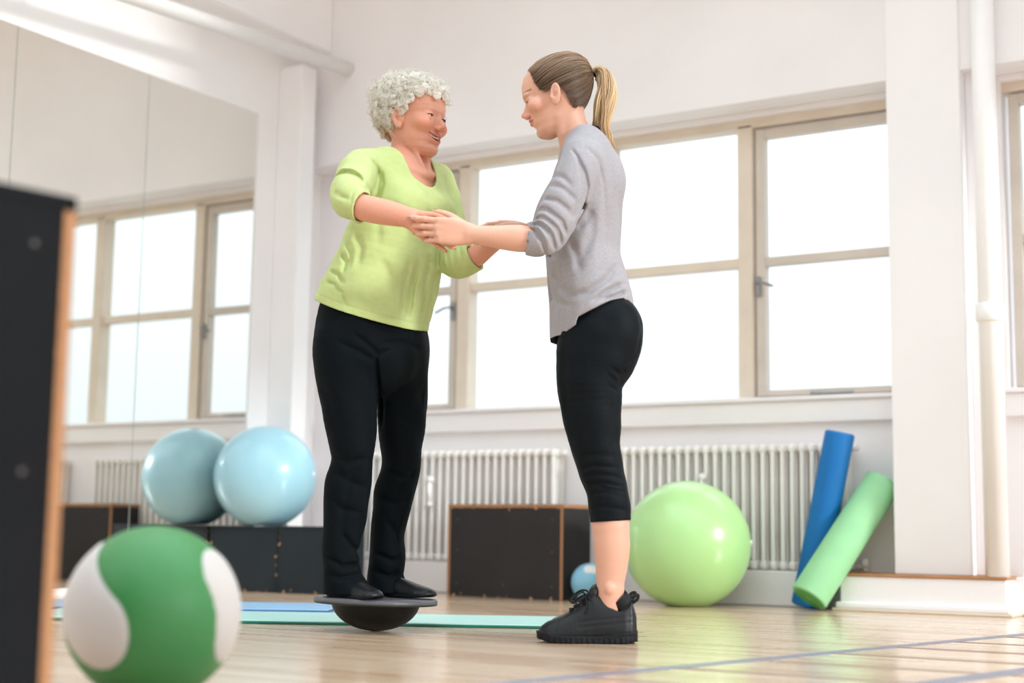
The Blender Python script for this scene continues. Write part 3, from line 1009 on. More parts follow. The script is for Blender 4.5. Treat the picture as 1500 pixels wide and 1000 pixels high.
        for ax in range(3):
            a0 = [slice(None)] * 3; a1 = [slice(None)] * 3
            a0[ax] = slice(0, -1); a1[ax] = slice(1, None)
            s0, s1 = sg[tuple(a0)], sg[tuple(a1)]
            ch = np.argwhere(s0 != s1)
            o1, o2 = [(1, 2), (2, 0), (0, 1)][ax]
            ok = (ch[:, o1] > 0) & (ch[:, o2] > 0) & (ch[:, o1] < d.shape[o1] - 1) & (ch[:, o2] < d.shape[o2] - 1)
            ch = ch[ok]
            flip = s0[tuple(ch.T)]
            def cell(d1, d2):
                q = ch.copy(); q[:, o1] -= d1; q[:, o2] -= d2
                return vid[tuple(q.T)]
            f = np.stack([cell(1, 1), cell(0, 1), cell(0, 0), cell(1, 0)], 1)
            f[~flip] = f[~flip][:, ::-1]
            quads.append(f)
        quads = np.concatenate(quads)
        quads = quads[(quads >= 0).all(1)]
        e = np.concatenate([quads[:, [0, 1]], quads[:, [1, 2]], quads[:, [2, 3]], quads[:, [3, 0]]])
        deg = np.bincount(e.ravel(), minlength=len(co)).astype(float)
        for it in range(smooth):
            for l in (lam, -lam * 1.04) if smooth > 0 else ():
                sm = np.stack([np.bincount(e[:, 0], co[e[:, 1], a], len(co)) + np.bincount(e[:, 1], co[e[:, 0], a], len(co)) for a in range(3)], 1)
                co = co + l * (sm / np.maximum(deg, 1)[:, None] - co)
        return co, quads


def volume_normals(o, co, centre, mixw=0.75):
    # strands of a dense head of hair shade together: blend each strand's normal with the outward direction
    n = np.empty(len(co) * 3, np.float32); o.data.vertices.foreach_get('normal', n); n = n.reshape(-1, 3)
    out = co - centre; out = out / (np.linalg.norm(out, axis=1)[:, None] + 1e-9)
    n = n * (1 - mixw) + out * mixw
    n /= np.linalg.norm(n, axis=1)[:, None] + 1e-9
    o.data.normals_split_custom_set_from_vertices(n.tolist())


def np_mesh(name, co, faces, mat_=None, parent=None, colors=None, smooth=True):
    me = bpy.data.meshes.new(name)
    co = np.asarray(co, np.float32); faces = np.asarray(faces, np.int32)
    n = faces.shape[1]
    me.vertices.add(len(co)); me.vertices.foreach_set('co', co.ravel())
    me.loops.add(faces.size); me.loops.foreach_set('vertex_index', faces.ravel())
    me.polygons.add(len(faces))
    me.polygons.foreach_set('loop_start', np.arange(0, faces.size, n, dtype=np.int32))
    me.polygons.foreach_set('loop_total', np.full(len(faces), n, np.int32))
    if smooth: me.polygons.foreach_set('use_smooth', np.ones(len(faces), bool))
    me.update(calc_edges=True)
    if colors is not None:
        ca = me.color_attributes.new('Col', 'FLOAT_COLOR', 'POINT')
        c4 = np.ones((len(co), 4), np.float32); c4[:, :3] = colors
        ca.data.foreach_set('color', c4.ravel())
    return link_mesh(name, me, mat_, parent)


def strands(paths, radii, n=3):
    # paths (S, M, 3), radii (S, M) -> vertices and quads of thin tubes
    S, Mp, _ = paths.shape
    T = np.gradient(paths, axis=1)
    T /= np.linalg.norm(T, axis=2, keepdims=True) + 1e-9
    ref = np.zeros_like(T); ref[..., 0] = 0.31; ref[..., 1] = 0.87; ref[..., 2] = 0.38
    e1 = np.cross(T, ref); e1 /= np.linalg.norm(e1, axis=2, keepdims=True) + 1e-9
    e2 = np.cross(T, e1)
    vs = np.stack([paths + radii[..., None] * (e1 * math.cos(2 * math.pi * k / n) + e2 * math.sin(2 * math.pi * k / n)) for k in range(n)], 2)
    co = vs.reshape(-1, 3)
    base = (np.arange(S)[:, None, None] * Mp + np.arange(Mp - 1)[None, :, None]) * n + np.arange(n)[None, None, :]
    nxt = (np.arange(S)[:, None, None] * Mp + np.arange(Mp - 1)[None, :, None]) * n + ((np.arange(n) + 1) % n)[None, None, :]
    f = np.stack([base, nxt, nxt + n, base + n], -1).reshape(-1, 4)
    return co, f


class Frame:
    # a person's own frame: u to the picture's right, w away from the camera, z up, with base O on the floor
    def __init__(s, O):
        s.O = np.array(O, float)
        s.D = s.O @ Q0
    def J(s, px, py, w=0.0):
        v = FWD + (px - 750) / FPX * RGT - (py - 500) / FPX * UPV
        P = CAM + v * (s.D + w) / (v @ Q0)
        return np.array([(P - s.O) @ R0, w, P[2] - s.O[2]])
    def JJ(s, L):
        return np.array([s.J(*p) for p in L])
    def mm(s, px_, py_=400, w=0.0):
        # metres per pixel at that depth
        return np.linalg.norm(s.J(750.5, py_, w) - s.J(749.5, py_, w)) * px_


def rotm(fwd, up):
    f = np.array(fwd, float); f /= np.linalg.norm(f)
    u = np.array(up, float); u -= (u @ f) * f; u /= np.linalg.norm(u)
    l = np.cross(u, f)
    return np.stack([f, l, u], 1)          # columns: forward, left, up


HZ = np.array([-0.004, 0.0, 0.008, 0.02, 0.034, 0.042, 0.05, 0.06, 0.07, 0.085, 0.10, 0.112, 0.125, 0.14, 0.16, 0.18, 0.20, 0.212, 0.2195, 0.223])
HF = np.array([0.060, 0.070, 0.079, 0.083, 0.0805, 0.084, 0.0845, 0.0855, 0.0845, 0.0855, 0.086, 0.086, 0.0925, 0.0925, 0.089, 0.080, 0.060, 0.037, 0.010, -0.012])
HB = np.array([0.040, 0.028, 0.008, -0.012, -0.03, -0.04, -0.05, -0.062, -0.072, -0.083, -0.092, -0.099, -0.104, -0.107, -0.108, -0.104, -0.089, -0.070, -0.045, -0.022])
HW = np.array([0.008, 0.020, 0.033, 0.045, 0.052, 0.0555, 0.058, 0.0605, 0.063, 0.0665, 0.0695, 0.0715, 0.074, 0.0755, 0.075, 0.069, 0.054, 0.038, 0.020, 0.004])


class Head:
    def __init__(s, pos, Rm, scale, rec=0.0, nose=1.0):
        s.p, s.R, s.s, s.rec, s.nose = np.array(pos, float), Rm, scale, rec, nose
    def to(s, c):
        c = np.atleast_2d(np.asarray(c, float)) - np.array([0, 0, 0.095])
        return (s.p + s.s * c @ s.R.T)
    def pt(s, x, y, z):
        return s.to((x, y, z))[0]
    def inv(s, P):
        return (np.asarray(P, float) - s.p) @ s.R / s.s + np.array([0, 0, 0.095])
    def canon(s, F, sl):
        X, Y, Z = F.grid(sl)
        dx, dy, dz = X - s.p[0], Y - s.p[1], Z - s.p[2]
        c = [(dx * s.R[0, j] + dy * s.R[1, j] + dz * s.R[2, j]) / s.s for j in range(3)]
        c[2] = c[2] + 0.095
        return [np.broadcast_to(a, np.broadcast_shapes(X.shape, Y.shape, Z.shape)) for a in c]
    def bbox(s, F, m=0.03):
        cs = s.to([[x, y, z] for x in (-0.13, 0.125) for y in (-0.095, 0.095) for z in (-0.01, 0.24)])
        return F.sl(cs.min(0) - m, cs.max(0) + m)
    def skull_val(s, c, grow=0.0, wmul=1.0):
        zt = np.linspace(HZ[0], HZ[-1], 240)
        zz = np.clip(c[2], HZ[0], HZ[-1])
        f = np.interp(zz, HZ, HF) - s.rec * np.clip(1 - zz / 0.048, 0, 1); b = np.interp(zz, HZ, HB); w = np.interp(zz, HZ, HW) * wmul
        xc = b + (f - b) * 0.43
        a = np.where(c[0] > xc, f - xc, xc - b) + grow
        w = w + grow
        q = (np.abs((c[0] - xc) / a) ** 2.25 + np.abs(c[1] / w) ** 2.25) ** (1 / 2.25)
        v = (q - 1) * np.minimum(a, w)
        over = np.maximum(c[2] - HZ[-1] - grow, HZ[0] - c[2])
        return np.maximum(v, over * 0.8) * s.s
    def build(s, F, jaw=1.0, smile=0.0, eye_open=1.0, cheek=0.0, age=0.0):
        sl = s.bbox(F)
        c = s.canon(F, sl)
        F.put(sl, s.skull_val(c, 0, jaw).astype(np.float32), 0.012 * s.s)
        S = s.s
        E = lambda x, y, z, rx, ry, rz, k, op='add', R2=None: F.ell(s.pt(x, y, z), np.array([rx, ry, rz]) * S, s.R if R2 is None else s.R @ R2, k * S, op)
        # brow ridge, sockets, lids
        for g in (-1, 1):
            if not age: E(0.079, g * 0.028, 0.1260, 0.0105, 0.020, 0.006, 0.012)
            E(0.094 + 0.0028 * age, g * (0.0335 + 0.0025 * age), 0.1115 - 0.001 * age, 0.0125, 0.017, 0.0105 - 0.001 * age, 0.010 + 0.004 * age, 'sub')
            E(0.0685, g * 0.0325, 0.1105, 0.0150, 0.0160, 0.0140, 0.004)
            hz = 0.0042 * eye_open
            E(0.0850, g * 0.0330, 0.1095 - 0.002 * (1 - eye_open), 0.0085, 0.0115, max(hz, 0.0012), 0.0015, 'sub')
            E(0.060, g * 0.044, 0.088, 0.020 + 0.004 * cheek, 0.020, 0.017, 0.018)          # cheekbone
            if cheek: E(0.066, g * 0.038, 0.081, 0.016, 0.016, 0.013, 0.014)
        # nose
        N_ = s.nose
        F.tube([s.pt(0.0800, 0, 0.1170), s.pt(0.0855, 0, 0.1010), s.pt(0.0905, 0, 0.0870), s.pt(0.0925, 0, 0.0800)], np.array([0.0062, 0.0066, 0.0082, 0.0088]) * S * N_, np.array([0.0070, 0.0115, 0.0155, 0.0165]) * S * (0.5 + 0.5 * N_), s.R[:, 1], 0.006 * S)
        E(0.1030, 0, 0.0825, 0.0080, 0.0082 * N_, 0.0078, 0.005)
        for g in (-1, 1):
            E(0.0940, g * 0.0115 * N_, 0.0760, 0.0095, 0.0066 * N_, 0.0066 * N_, 0.004)
            E(0.0985, g * 0.0062, 0.0690, 0.0055, 0.0034, 0.0034, 0.002, 'sub')
        E(0.0935, 0, 0.0725, 0.0085, 0.0045, 0.0050, 0.004)
        # lips / mouth
        if smile == 0:
            E(0.0865, 0, 0.0610, 0.0070, 0.0220, 0.0048, 0.004)
            E(0.0875, 0.005, 0.0615, 0.0055, 0.0070, 0.0045, 0.003)
            E(0.0875, -0.005, 0.0615, 0.0055, 0.0070, 0.0045, 0.003)
            E(0.0845, 0, 0.0510, 0.0085, 0.0180, 0.0052, 0.004)
            F.tube([s.pt(0.079, -0.024, 0.0555), s.pt(0.090, -0.010, 0.0562), s.pt(0.0925, 0, 0.0556), s.pt(0.090, 0.010, 0.0562), s.pt(0.079, 0.024, 0.0555)], 0.0014 * S, None, s.R[:, 2], 0.002 * S, 3, 'sub')
        else:
            up = [s.pt(0.072, -0.031, 0.0620), s.pt(0.085, -0.016, 0.0585), s.pt(0.0895, 0, 0.0575), s.pt(0.085, 0.016, 0.0585), s.pt(0.072, 0.031, 0.0620)]
            lo = [s.pt(0.072, -0.030, 0.0580), s.pt(0.082, -0.017, 0.0435), s.pt(0.0865, 0, 0.0385), s.pt(0.082, 0.017, 0.0435), s.pt(0.072, 0.030, 0.0580)]
            F.tube(up, np.array([0.003, 0.0042, 0.0045, 0.0042, 0.003]) * S, None, s.R[:, 2], 0.004 * S)
            F.tube(lo, np.array([0.003, 0.005, 0.0058, 0.005, 0.003]) * S, None, s.R[:, 2], 0.004 * S)
            mid = [s.pt(0.076, -0.027, 0.0595), s.pt(0.083, -0.014, 0.0515), s.pt(0.0855, 0, 0.0485), s.pt(0.083, 0.014, 0.0515), s.pt(0.076, 0.027, 0.0595)]
            F.tube(mid, np.array([0.0020, 0.0054, 0.0068, 0.0054, 0.0020]) * S, np.array([0.006, 0.011, 0.013, 0.011, 0.006]) * S, s.R[:, 2], 0.0015 * S, 4, 'sub')
            for g in (-1, 1):       # smile folds
                F.tube([s.pt(0.094, g * 0.0205, 0.079), s.pt(0.086, g * 0.0325, 0.066), s.pt(0.076, g * 0.0385, 0.052)], 0.0030 * S, None, s.R[:, 2], 0.006 * S, 4, 'sub')
                for dz in (0.004, -0.002, -0.008):   # crow's feet
                    F.tube([s.pt(0.073, g * 0.0525, 0.111 + dz), s.pt(0.062, g * 0.0625, 0.112 + dz * 2)], 0.0012 * S, None, s.R[:, 2], 0.003 * S, 2, 'sub')
                F.tube([s.pt(0.089, g * 0.022, 0.0985), s.pt(0.083, g * 0.036, 0.0955), s.pt(0.074, g * 0.047, 0.0985)], 0.0013 * S, None, s.R[:, 2], 0.004 * S, 3, 'sub')
        E(0.0755 - s.rec, 0, 0.018, 0.0105, 0.015, 0.011, 0.012)      # chin
        # ears
        for g in (-1, 1):
            Rt = np.array([[math.cos(0.25), 0, -math.sin(0.25)], [0, 1, 0], [math.sin(0.25), 0, math.cos(0.25)]])
            Ro = np.array([[math.cos(0.35), g * math.sin(0.35), 0], [-g * math.sin(0.35), math.cos(0.35), 0], [0, 0, 1]])
            R2 = Ro @ Rt
            E(-0.001, g * 0.0760, 0.0955, 0.0155, 0.0068, 0.0305, 0.005, 'add', R2)
            E(0.001, g * 0.0850, 0.1005, 0.0102, 0.0085, 0.0210, 0.0015, 'sub', R2)
            E(-0.003, g * 0.0785, 0.0985, 0.0040, 0.0040, 0.0150, 0.003, 'add', R2)
            E(0.004, g * 0.0830, 0.0915, 0.0075, 0.0085, 0.0095, 0.0015, 'sub', R2)
            E(0.013, g * 0.0740, 0.0900, 0.0040, 0.0040, 0.0060, 0.004, 'add', R2)
            E(0.004, g * 0.0740, 0.0735, 0.0085, 0.0058, 0.0095, 0.005, 'add', R2)
    def paint(s, co, base, lip, brow, blush, browdark=0.8, lash=None, smile=0.0, eye_open=1.0):
        c = s.inv(co)
        col = np.tile(np.array(base, float), (len(co), 1))
        x, y, z = c.T
        face = (x > 0.03) & (z > -0.01) & (z < 0.2) & (np.abs(y) < 0.09)
        def mixin(w, t):
            w = np.clip(w * face, 0, 1)[:, None]
            col[:] = col * (1 - w) + np.array(t, float) * w
        for g in (-1, 1):
            mixin(0.28 * np.exp(-(((y - g * 0.046) / 0.02) ** 2 + ((z - 0.082) / 0.018) ** 2)), blush)
            # eyebrow: arc
            t = np.clip((g * y - 0.012) / 0.038, 0, 1)
            zb = 0.1285 + (0.003 if smile else 0) + 0.0065 * np.sin(t * 2.2)
            inb = (g * y > 0.010) & (g * y < 0.054)
            mixin(browdark * inb * np.exp(-((z - zb) / (0.0032 - 0.0014 * t)) ** 2), brow)
            # lash line
            ed = np.sqrt(((g * y - 0.033) / 0.0125) ** 2 + ((z - 0.1095) / (0.0050 * max(eye_open, 0.3))) ** 2)
            mixin(0.75 * np.exp(-((ed - 1.05) / 0.16) ** 2) * (x > 0.07) * np.where(z > 0.1095, 1, 0.45), lash if lash is not None else brow)
        mixin(0.35 * np.exp(-((x - 0.108) / 0.016) ** 2 - (y / 0.016) ** 2 - ((z - 0.079) / 0.014) ** 2), blush)
        if smile == 0:
            ld = np.sqrt((y / 0.0235) ** 2 + ((z - 0.0560) / 0.0095) ** 2)
            mixin(1.0 * np.clip((1.08 - ld) / 0.25, 0, 1) * (x > 0.074), lip)
        else:
            zu = 0.0575 + 0.0045 * (y / 0.031) ** 2; zl = 0.0385 + 0.0195 * (np.abs(y) / 0.030) ** 1.4
            near = np.minimum(np.abs(z - zu - 0.001) / 0.0052, np.abs(z - zl + 0.001) / 0.0060)
            mixin(np.clip(1.25 - near, 0, 1) * 0.9 * (np.abs(y) < 0.031) * (x > 0.068), lip)
            ins = (z < zu - 0.002) & (z > zl + 0.003) & (np.abs(y) < 0.029) & (x < 0.084)
            mixin(1.0 * ins, (0.12, 0.03, 0.03))
        return col


def eye_mesh(H, parent, gaze, iris, eye_open=1.0):
    for g in (-1, 1):
        c = H.pt(0.0705, g * 0.0325, 0.1100)
        r = 0.0130 * H.s
        nu, nv = 32, 24
        th = np.linspace(0, math.pi, nv + 1)[:, None]; ph = np.linspace(0, 2 * math.pi, nu, endpoint=False)[None, :]
        loc = np.stack([np.cos(th) * np.ones_like(ph), np.sin(th) * np.cos(ph), np.sin(th) * np.sin(ph)], -1)
        gz = np.array(gaze, float); gz /= np.linalg.norm(gz)
        RR = H.R @ rotm(gz, (0, 0, 1))
        co = c + r * loc.reshape(-1, 3) @ RR.T
        ang = np.repeat(th[:, 0], nu)
        colr = np.where((ang < 0.22)[:, None], (0.01, 0.01, 0.01), np.where((ang < 0.50)[:, None], np.array(iris)[None, :], (0.80, 0.77, 0.74)))
        i = np.arange(nv)[:, None] * nu + np.arange(nu)[None, :]; j = np.arange(nv)[:, None] * nu + (np.arange(nu)[None, :] + 1) % nu
        f = np.stack([i, i + nu, j + nu, j], -1).reshape(-1, 4)
        np_mesh('eye', co, f, M['eye'], parent, colr)


def eyelashes(H, parent, mt, z0=0.1085, thick=0.0011, drop=0.002):
    for g in (-1, 1):
        pts = []
        for a in np.linspace(-1.05, 1.10, 13):
            pts.append(Vector(H.pt(0.0685 + 0.0158 * math.cos(a * 0.98), g * (0.0325 + 0.0165 * math.sin(a)), z0 + 0.0028 * math.cos(a * 1.25) - drop * (a + 1.05) / 2.15)))
        bm = bmesh.new()
        add_tube(bm, pts, [thick * H.s * (0.45 + 0.55 * math.sin(math.pi * (0.12 + 0.8 * i / 12))) for i in range(13)], 6)
        bm_obj('eyelashes', bm, mt, parent, True)


def hand(F, wrist, f, n, t, curls, spread, S=1.0, thumb=(0.5, 0.4), k=0.004):
    """wrist point, finger direction f, palm-side normal n, thumb side t; curls: 4 triples of bend angles, spread: 4 sideways angles"""
    f, n, t = [np.array(v, float) / np.linalg.norm(v) for v in (f, n, t)]
    n = n - (n @ f) * f; n /= np.linalg.norm(n)
    t = t - (t @ f) * f - (t @ n) * n; t /= np.linalg.norm(t)
    W = np.array(wrist, float)
    P = lambda a, b, c: W + S * (a * f + b * t + c * n)
    # palm built from metacarpal tubes
    kn = [(0.092, 0.029), (0.095, 0.0095), (0.090, -0.0095), (0.081, -0.027)]
    for (a, b) in kn:
        F.tube([P(0.0, b * 0.55, 0), P(a * 0.5, b * 0.9, -0.002), P(a, b, -0.001)], np.array([0.0145, 0.0135, 0.0105]) * S, np.array([0.016, 0.015, 0.0115]) * S, n, 0.010)
    F.ell(P(0.045, 0.022, 0.010), np.array([0.030, 0.014, 0.012]) * S, np.stack([f, t, n], 1), 0.012)   # ball of the thumb
    F.ell(P(0.045, -0.020, 0.008), np.array([0.032, 0.011, 0.010]) * S, np.stack([f, t, n], 1), 0.012)
    L = [(0.042, 0.025, 0.021), (0.046, 0.029, 0.022), (0.043, 0.027, 0.022), (0.034, 0.020, 0.019)]
    tips = []
    for (a, b), Ls, cu, sp, ri in zip(kn, L, curls, spread, (0.0084, 0.0087, 0.0083, 0.0074)):
        p = P(a, b, 0)
        d0 = f * math.cos(sp) + t * math.sin(sp)
        ang = 0
        pts = [p]
        for l, c in zip(Ls, cu):
            ang += c
            p = p + S * l * (d0 * math.cos(ang) + n * math.sin(ang))
            pts.append(p)
        F.tube(pts, np.array([1.12, 1.0, 0.92, 0.78]) * ri * S, None, n, k, 1)
        for q, m_ in ((pts[1], 1.06), (pts[2], 0.98)):
            F.ell(q, np.array([1, 1, 1]) * ri * S * m_, None, 0.003)
        tips.append((pts[-1], (pts[-1] - pts[-2]) / np.linalg.norm(pts[-1] - pts[-2]), -n * math.cos(ang) + d0 * math.sin(ang), ri * S * 0.78))
    # thumb from the side of the palm near its base
    a1, a2 = thumb
    b0 = P(0.022, 0.024, 0.006)
    d1 = f * math.cos(a1) + t * math.sin(a1) * 0.9 + n * 0.25; d1 /= np.linalg.norm(d1)
    b1 = b0 + S * 0.042 * d1
    d2 = f * math.cos(a1 - a2) + t * math.sin(a1 - a2) * 0.9 + n * 0.3; d2 /= np.linalg.norm(d2)
    b2 = b1 + S * 0.032 * d2
    d3 = f * math.cos(a1 - 1.5 * a2) + t * math.sin(a1 - 1.5 * a2) * 0.9 + n * 0.3; d3 /= np.linalg.norm(d3)
    b3 = b2 + S * 0.024 * d3
    F.tube([b0, b1, b2, b3], np.array([0.0145, 0.0108, 0.0098, 0.0080]) * S, None, n, 0.006, 2)
    tips.append((b3, d3, t - (t @ d3) * d3, 0.0085 * S))
    return tips


def nails(tips, parent, mt):
    for p, d, up, r in tips:
        up = up - (up @ d) * d; up /= np.linalg.norm(up)
        sd = np.cross(d, up)
        bm = bmesh.new()
        rows = []
        for i in range(5):
            a = (i / 4 - 0.5)
            row = []
            for j in range(5):
                b = (j / 4 - 0.5)
                w = 1.35 * r * (1 - 0.25 * max(0, a) * 2 * abs(b) * 2)
                q = p + d * (a * 2.0 * r + 0.1 * r) + sd * (b * w) + up * (r * 1.06 - 0.55 * r * (b * 1.2) ** 2 - 0.18 * r * (a + 0.5) ** 2)
                row.append(bm.verts.new(q))
            rows.append(row)
        for i in range(4):
            for j in range(4):
                bm.faces.new((rows[i][j], rows[i + 1][j], rows[i + 1][j + 1], rows[i][j + 1]))
        bmesh.ops.solidify(bm, geom=bm.faces[:], thickness=0.0006)
        bm_obj('fingernail', bm, mt, parent, True)


def skull_radius(H, n, cen, grow=0.0):
    lo = np.zeros(len(n)); hi = np.full(len(n), 0.2)
    for _ in range(22):
        mid = (lo + hi) / 2
        P = cen + n * mid[:, None]
        v = H.skull_val([P[:, 0], P[:, 1], P[:, 2]], grow)
        lo = np.where(v < 0, mid, lo); hi = np.where(v < 0, hi, mid)
    return lo
# ------------------------------------------------------------------ materials of the figures
M['eye'] = attr_mat('eye_surface', 'Col', 0.08, 0.6)
M['skin_old'] = attr_mat('weathered_skin', 'Col', 0.5, 0.4, sss=0.10, bump=0.12, bscale=140)
M['skin'] = attr_mat('skin', 'Col', 0.48, 0.4, sss=0.12, bump=0.05, bscale=350)
M['nail'] = mat('fingernail_keratin', srgb(232, 186, 172), 0.25, 0.5)
M['hair'] = attr_mat('hair_strands', 'Col', 0.42, 0.45)
M['whitehair'] = attr_mat('white_hair_strands', 'Col', 0.7, 0.12)
for key_, amt_, clear_ in (('whitehair', 0.30, 0.30), ('hair', 0.1, 0.0)):
    nt = M[key_].node_tree
    tl_ = nt.nodes.new('ShaderNodeBsdfTranslucent'); at_ = nt.nodes.new('ShaderNodeAttribute'); at_.attribute_name = 'Col'
    nt.links.new(at_.outputs['Color'], tl_.inputs['Color'])
    mx_ = nt.nodes.new('ShaderNodeMixShader'); mx_.inputs[0].default_value = amt_
    out_ = nt.nodes['Material Output']
    nt.links.new(nt.nodes['Principled BSDF'].outputs[0], mx_.inputs[1]); nt.links.new(tl_.outputs[0], mx_.inputs[2])
    if clear_:
        tp_ = nt.nodes.new('ShaderNodeBsdfTransparent'); m2_ = nt.nodes.new('ShaderNodeMixShader'); m2_.inputs[0].default_value = clear_
        nt.links.new(mx_.outputs[0], m2_.inputs[1]); nt.links.new(tp_.outputs[0], m2_.inputs[2]); mx_ = m2_
    nt.links.new(mx_.outputs[0], out_.inputs['Surface'])
M['grey_knit'] = mat('grey_marl_jersey', srgb(158, 154, 159), 0.9, 0.15, var=0.10, vscale=160, bump=0.25, bscale=420, sheen=0.15)
M['lime_knit'] = mat('lime_jersey', srgb(184, 197, 132), 0.85, 0.18, var=0.04, vscale=60, bump=0.18, bscale=420, sheen=0.1)
M['legging'] = mat('black_stretch_fabric', srgb(4, 10, 16), 0.6, 0.14, bump=0.12, bscale=500)
M['trouser'] = mat('black_jersey_trousers', srgb(4, 10, 15), 0.75, 0.10, bump=0.15, bscale=400)
M['shoe'] = mat('black_shoe_leather', srgb(7, 10, 14), 0.42, 0.35, bump=0.08, bscale=160)
M['sole'] = mat('black_shoe_sole', srgb(8, 11, 15), 0.6, 0.25, bump=0.1, bscale=120)
M['lace'] = mat('black_lace_cord', srgb(16, 17, 19), 0.7, 0.3)
M['strap'] = mat('black_undershirt', srgb(18, 20, 26), 0.8, 0.2)
lin = lambda r, g, b: np.array(srgb(r, g, b)[:3])

def inter(rows, idx):
    return [r[idx] for r in rows]

# ------------------------------------------------------------------ younger woman, in profile to the left
YFm = Frame((-2.0125, 3.670, 0.0))
J = YFm.J
def silh(fr, rows, w, pad=0.0):
    """rows of (y, left, right, half depth) -> centres and radii in metres"""
    P, A, B = [], [], []
    for (y, l, r, b) in rows:
        a, c = fr.J(l, y, w), fr.J(r, y, w)
        P.append((a + c) / 2); A.append(np.linalg.norm(c - a) / 2 + pad); B.append(b + pad)
    return np.array(P), np.array(A), np.array(B)

y_leg = [(478, 830, 934, 0.090), (496, 820, 941, 0.094), (515, 815, 935, 0.092), (540, 815, 921, 0.088), (560, 816, 913, 0.084), (600, 823, 911, 0.076), (627, 829, 910, 0.070), (658, 838, 909, 0.062), (685, 847, 913, 0.056), (702, 854, 916, 0.054), (720, 860, 920, 0.054), (742, 863, 924, 0.054), (764, 865, 925, 0.053)]
y_calf = [(775, 869, 922, 0.049), (800, 870, 923, 0.049), (825, 873, 920, 0.044), (850, 874, 915, 0.036), (868, 874, 914, 0.034), (884, 876, 910, 0.030)]
WN, WF = -0.088, 0.088
yaw_y = math.radians(8)
fwd_y = np.array([-math.cos(yaw_y), math.sin(yaw_y), 0])

# skin: one continuous body
xs = axis_range([(-0.56, -0.36, 0.0022), (-0.36, 0.20, 0.0026)])
ys = axis_range([(-0.27, 0.27, 0.0026)])
zs = axis_range([(-0.01, 0.92, 0.006), (0.92, 1.24, 0.0023), (1.24, 1.40, 0.004), (1.40, 1.70, 0.0021)])
F = Field(xs, ys, zs)
for w, dx in ((WN, 0), (WF, -1)):
    P, A, B = silh(YFm, [(y, l + dx, r + dx, b) for y, l, r, b in y_leg], w, -0.009)
    F.tube(P, A, B, (1, 0, 0), 0.02, 3)
    P, A, B = silh(YFm, [(y, l + dx, r + dx, b) for y, l, r, b in y_calf], w)
    F.tube(P, A, B, (1, 0, 0), 0.015, 3)
    F.ell(J(893 + dx, 862, w - 0.033), (0.012, 0.009, 0.012), None, 0.012)     # ankle bone
    F.tube([J(902 + dx, 888, w), J(880 + dx, 908, w), J(835 + dx, 922, w)], [0.020, 0.026, 0.020], [0.020, 0.026, 0.026], (0, 0, 1), 0.012, 3)  # foot inside the shoe
F.tube([J(880, 490), J(866, 440), J(858, 395), J(856, 340), J(857, 290), J(858, 250), J(853, 225)], [0.080, 0.072, 0.066, 0.070, 0.075, 0.066, 0.052], [0.145, 0.125, 0.105, 0.105, 0.115, 0.120, 0.068], (1, 0, 0), 0.02, 3)
F.tube([J(853, 232), J(846, 210), J(840, 192), J(833, 172), J(830, 155)], [0.058, 0.050, 0.046, 0.047, 0.050], [0.060, 0.050, 0.048, 0.050, 0.052], fwd_y, 0.010, 4)
F.tube([J(828, 214, -0.012), J(820, 190, -0.03), J(818, 170, -0.045)], 0.010, None, (1, 0, 0), 0.02, 3)
# arms
WA = -0.170
arm_n = [J(853, 240, -0.150), J(838, 272, -0.178), J(820, 312, -0.195), J(803, 347, -0.200)]
F.tube(arm_n, [0.034, 0.030, 0.027, 0.027], None, (0, 1, 0), 0.02, 3)
fore_n = [J(806, 350, -0.200), J(780, 351, -0.196), J(760, 349, -0.190), J(735, 347.5, -0.183), J(710, 345, -0.176), J(689, 343, -0.170)]
F.tube(fore_n, [0.027, 0.0335, 0.0375, 0.0335, 0.0275, 0.0255], [0.030, 0.035, 0.036, 0.032, 0.026, 0.022], (0, 0, 1), 0.012, 4)
hn = hand(F, J(687, 342.5, -0.170), J(610, 335, -0.165) - J(687, 343, -0.170), (0, 1, 0.10), (0, -0.25, 1),
          [(0.12, 0.15, 0.12), (0.28, 0.28, 0.25), (0.36, 0.36, 0.30), (0.45, 0.40, 0.3)], (0.03, 0.01, -0.02, -0.05), 0.95, (0.62, 0.30))
arm_f = [J(850, 242, 0.150), J(832, 275, 0.175), J(812, 310, 0.185), J(800, 338, 0.180)]
F.tube(arm_f, [0.040, 0.034, 0.031, 0.030], None, (0, 1, 0), 0.02, 3)
F.tube([J(800, 340, 0.180), J(785, 340, 0.170), J(778, 341, 0.165), J(770, 341, 0.155)], [0.034, 0.033, 0.029, 0.025], None, (0, 1, 0), 0.012, 3)
hf = hand(F, J(770, 340, 0.155), J(713, 334, 0.12) - J(770, 339, 0.155), (-0.2, -0.55, -0.8), (0, -0.8, 0.5),
          [(0.25, 0.35, 0.3), (0.3, 0.35, 0.3), (0.35, 0.4, 0.3), (0.4, 0.4, 0.3)], (0.05, 0.0, -0.05, -0.1), 0.95, (0.5, 0.3))
pit = math.radians(15.5)
Hy = Head(J(817.5, 148.5, 0.0), rotm((fwd_y[0] * math.cos(pit), fwd_y[1] * math.cos(pit), -math.sin(pit)), (0, 0, 1)), 1.04, 0.007, 0.80)
Hy.build(F, 0.95, 0.0, 0.45)
co, qd = F.mesh(2)
skin_y = lin(214, 163, 141)
colr = Hy.paint(co, skin_y, lin(196, 120, 112), lin(84, 58, 44), lin(220, 130, 112), 0.95, lin(40, 28, 24), 0.0, 0.3)
person_y = np_mesh('person', co, qd, M['skin'], None, colr)
person_y.location = YFm.O
person_y.rotation_euler = (0, 0, YAW)
tag(person_y, 'young woman in grey sweater and black leggings holding the older woman by the hands', 'person', 'two women training')
del F
nails(hn[:4] + [hn[4]], person_y, M['nail'])
nails(hf, person_y, M['nail'])
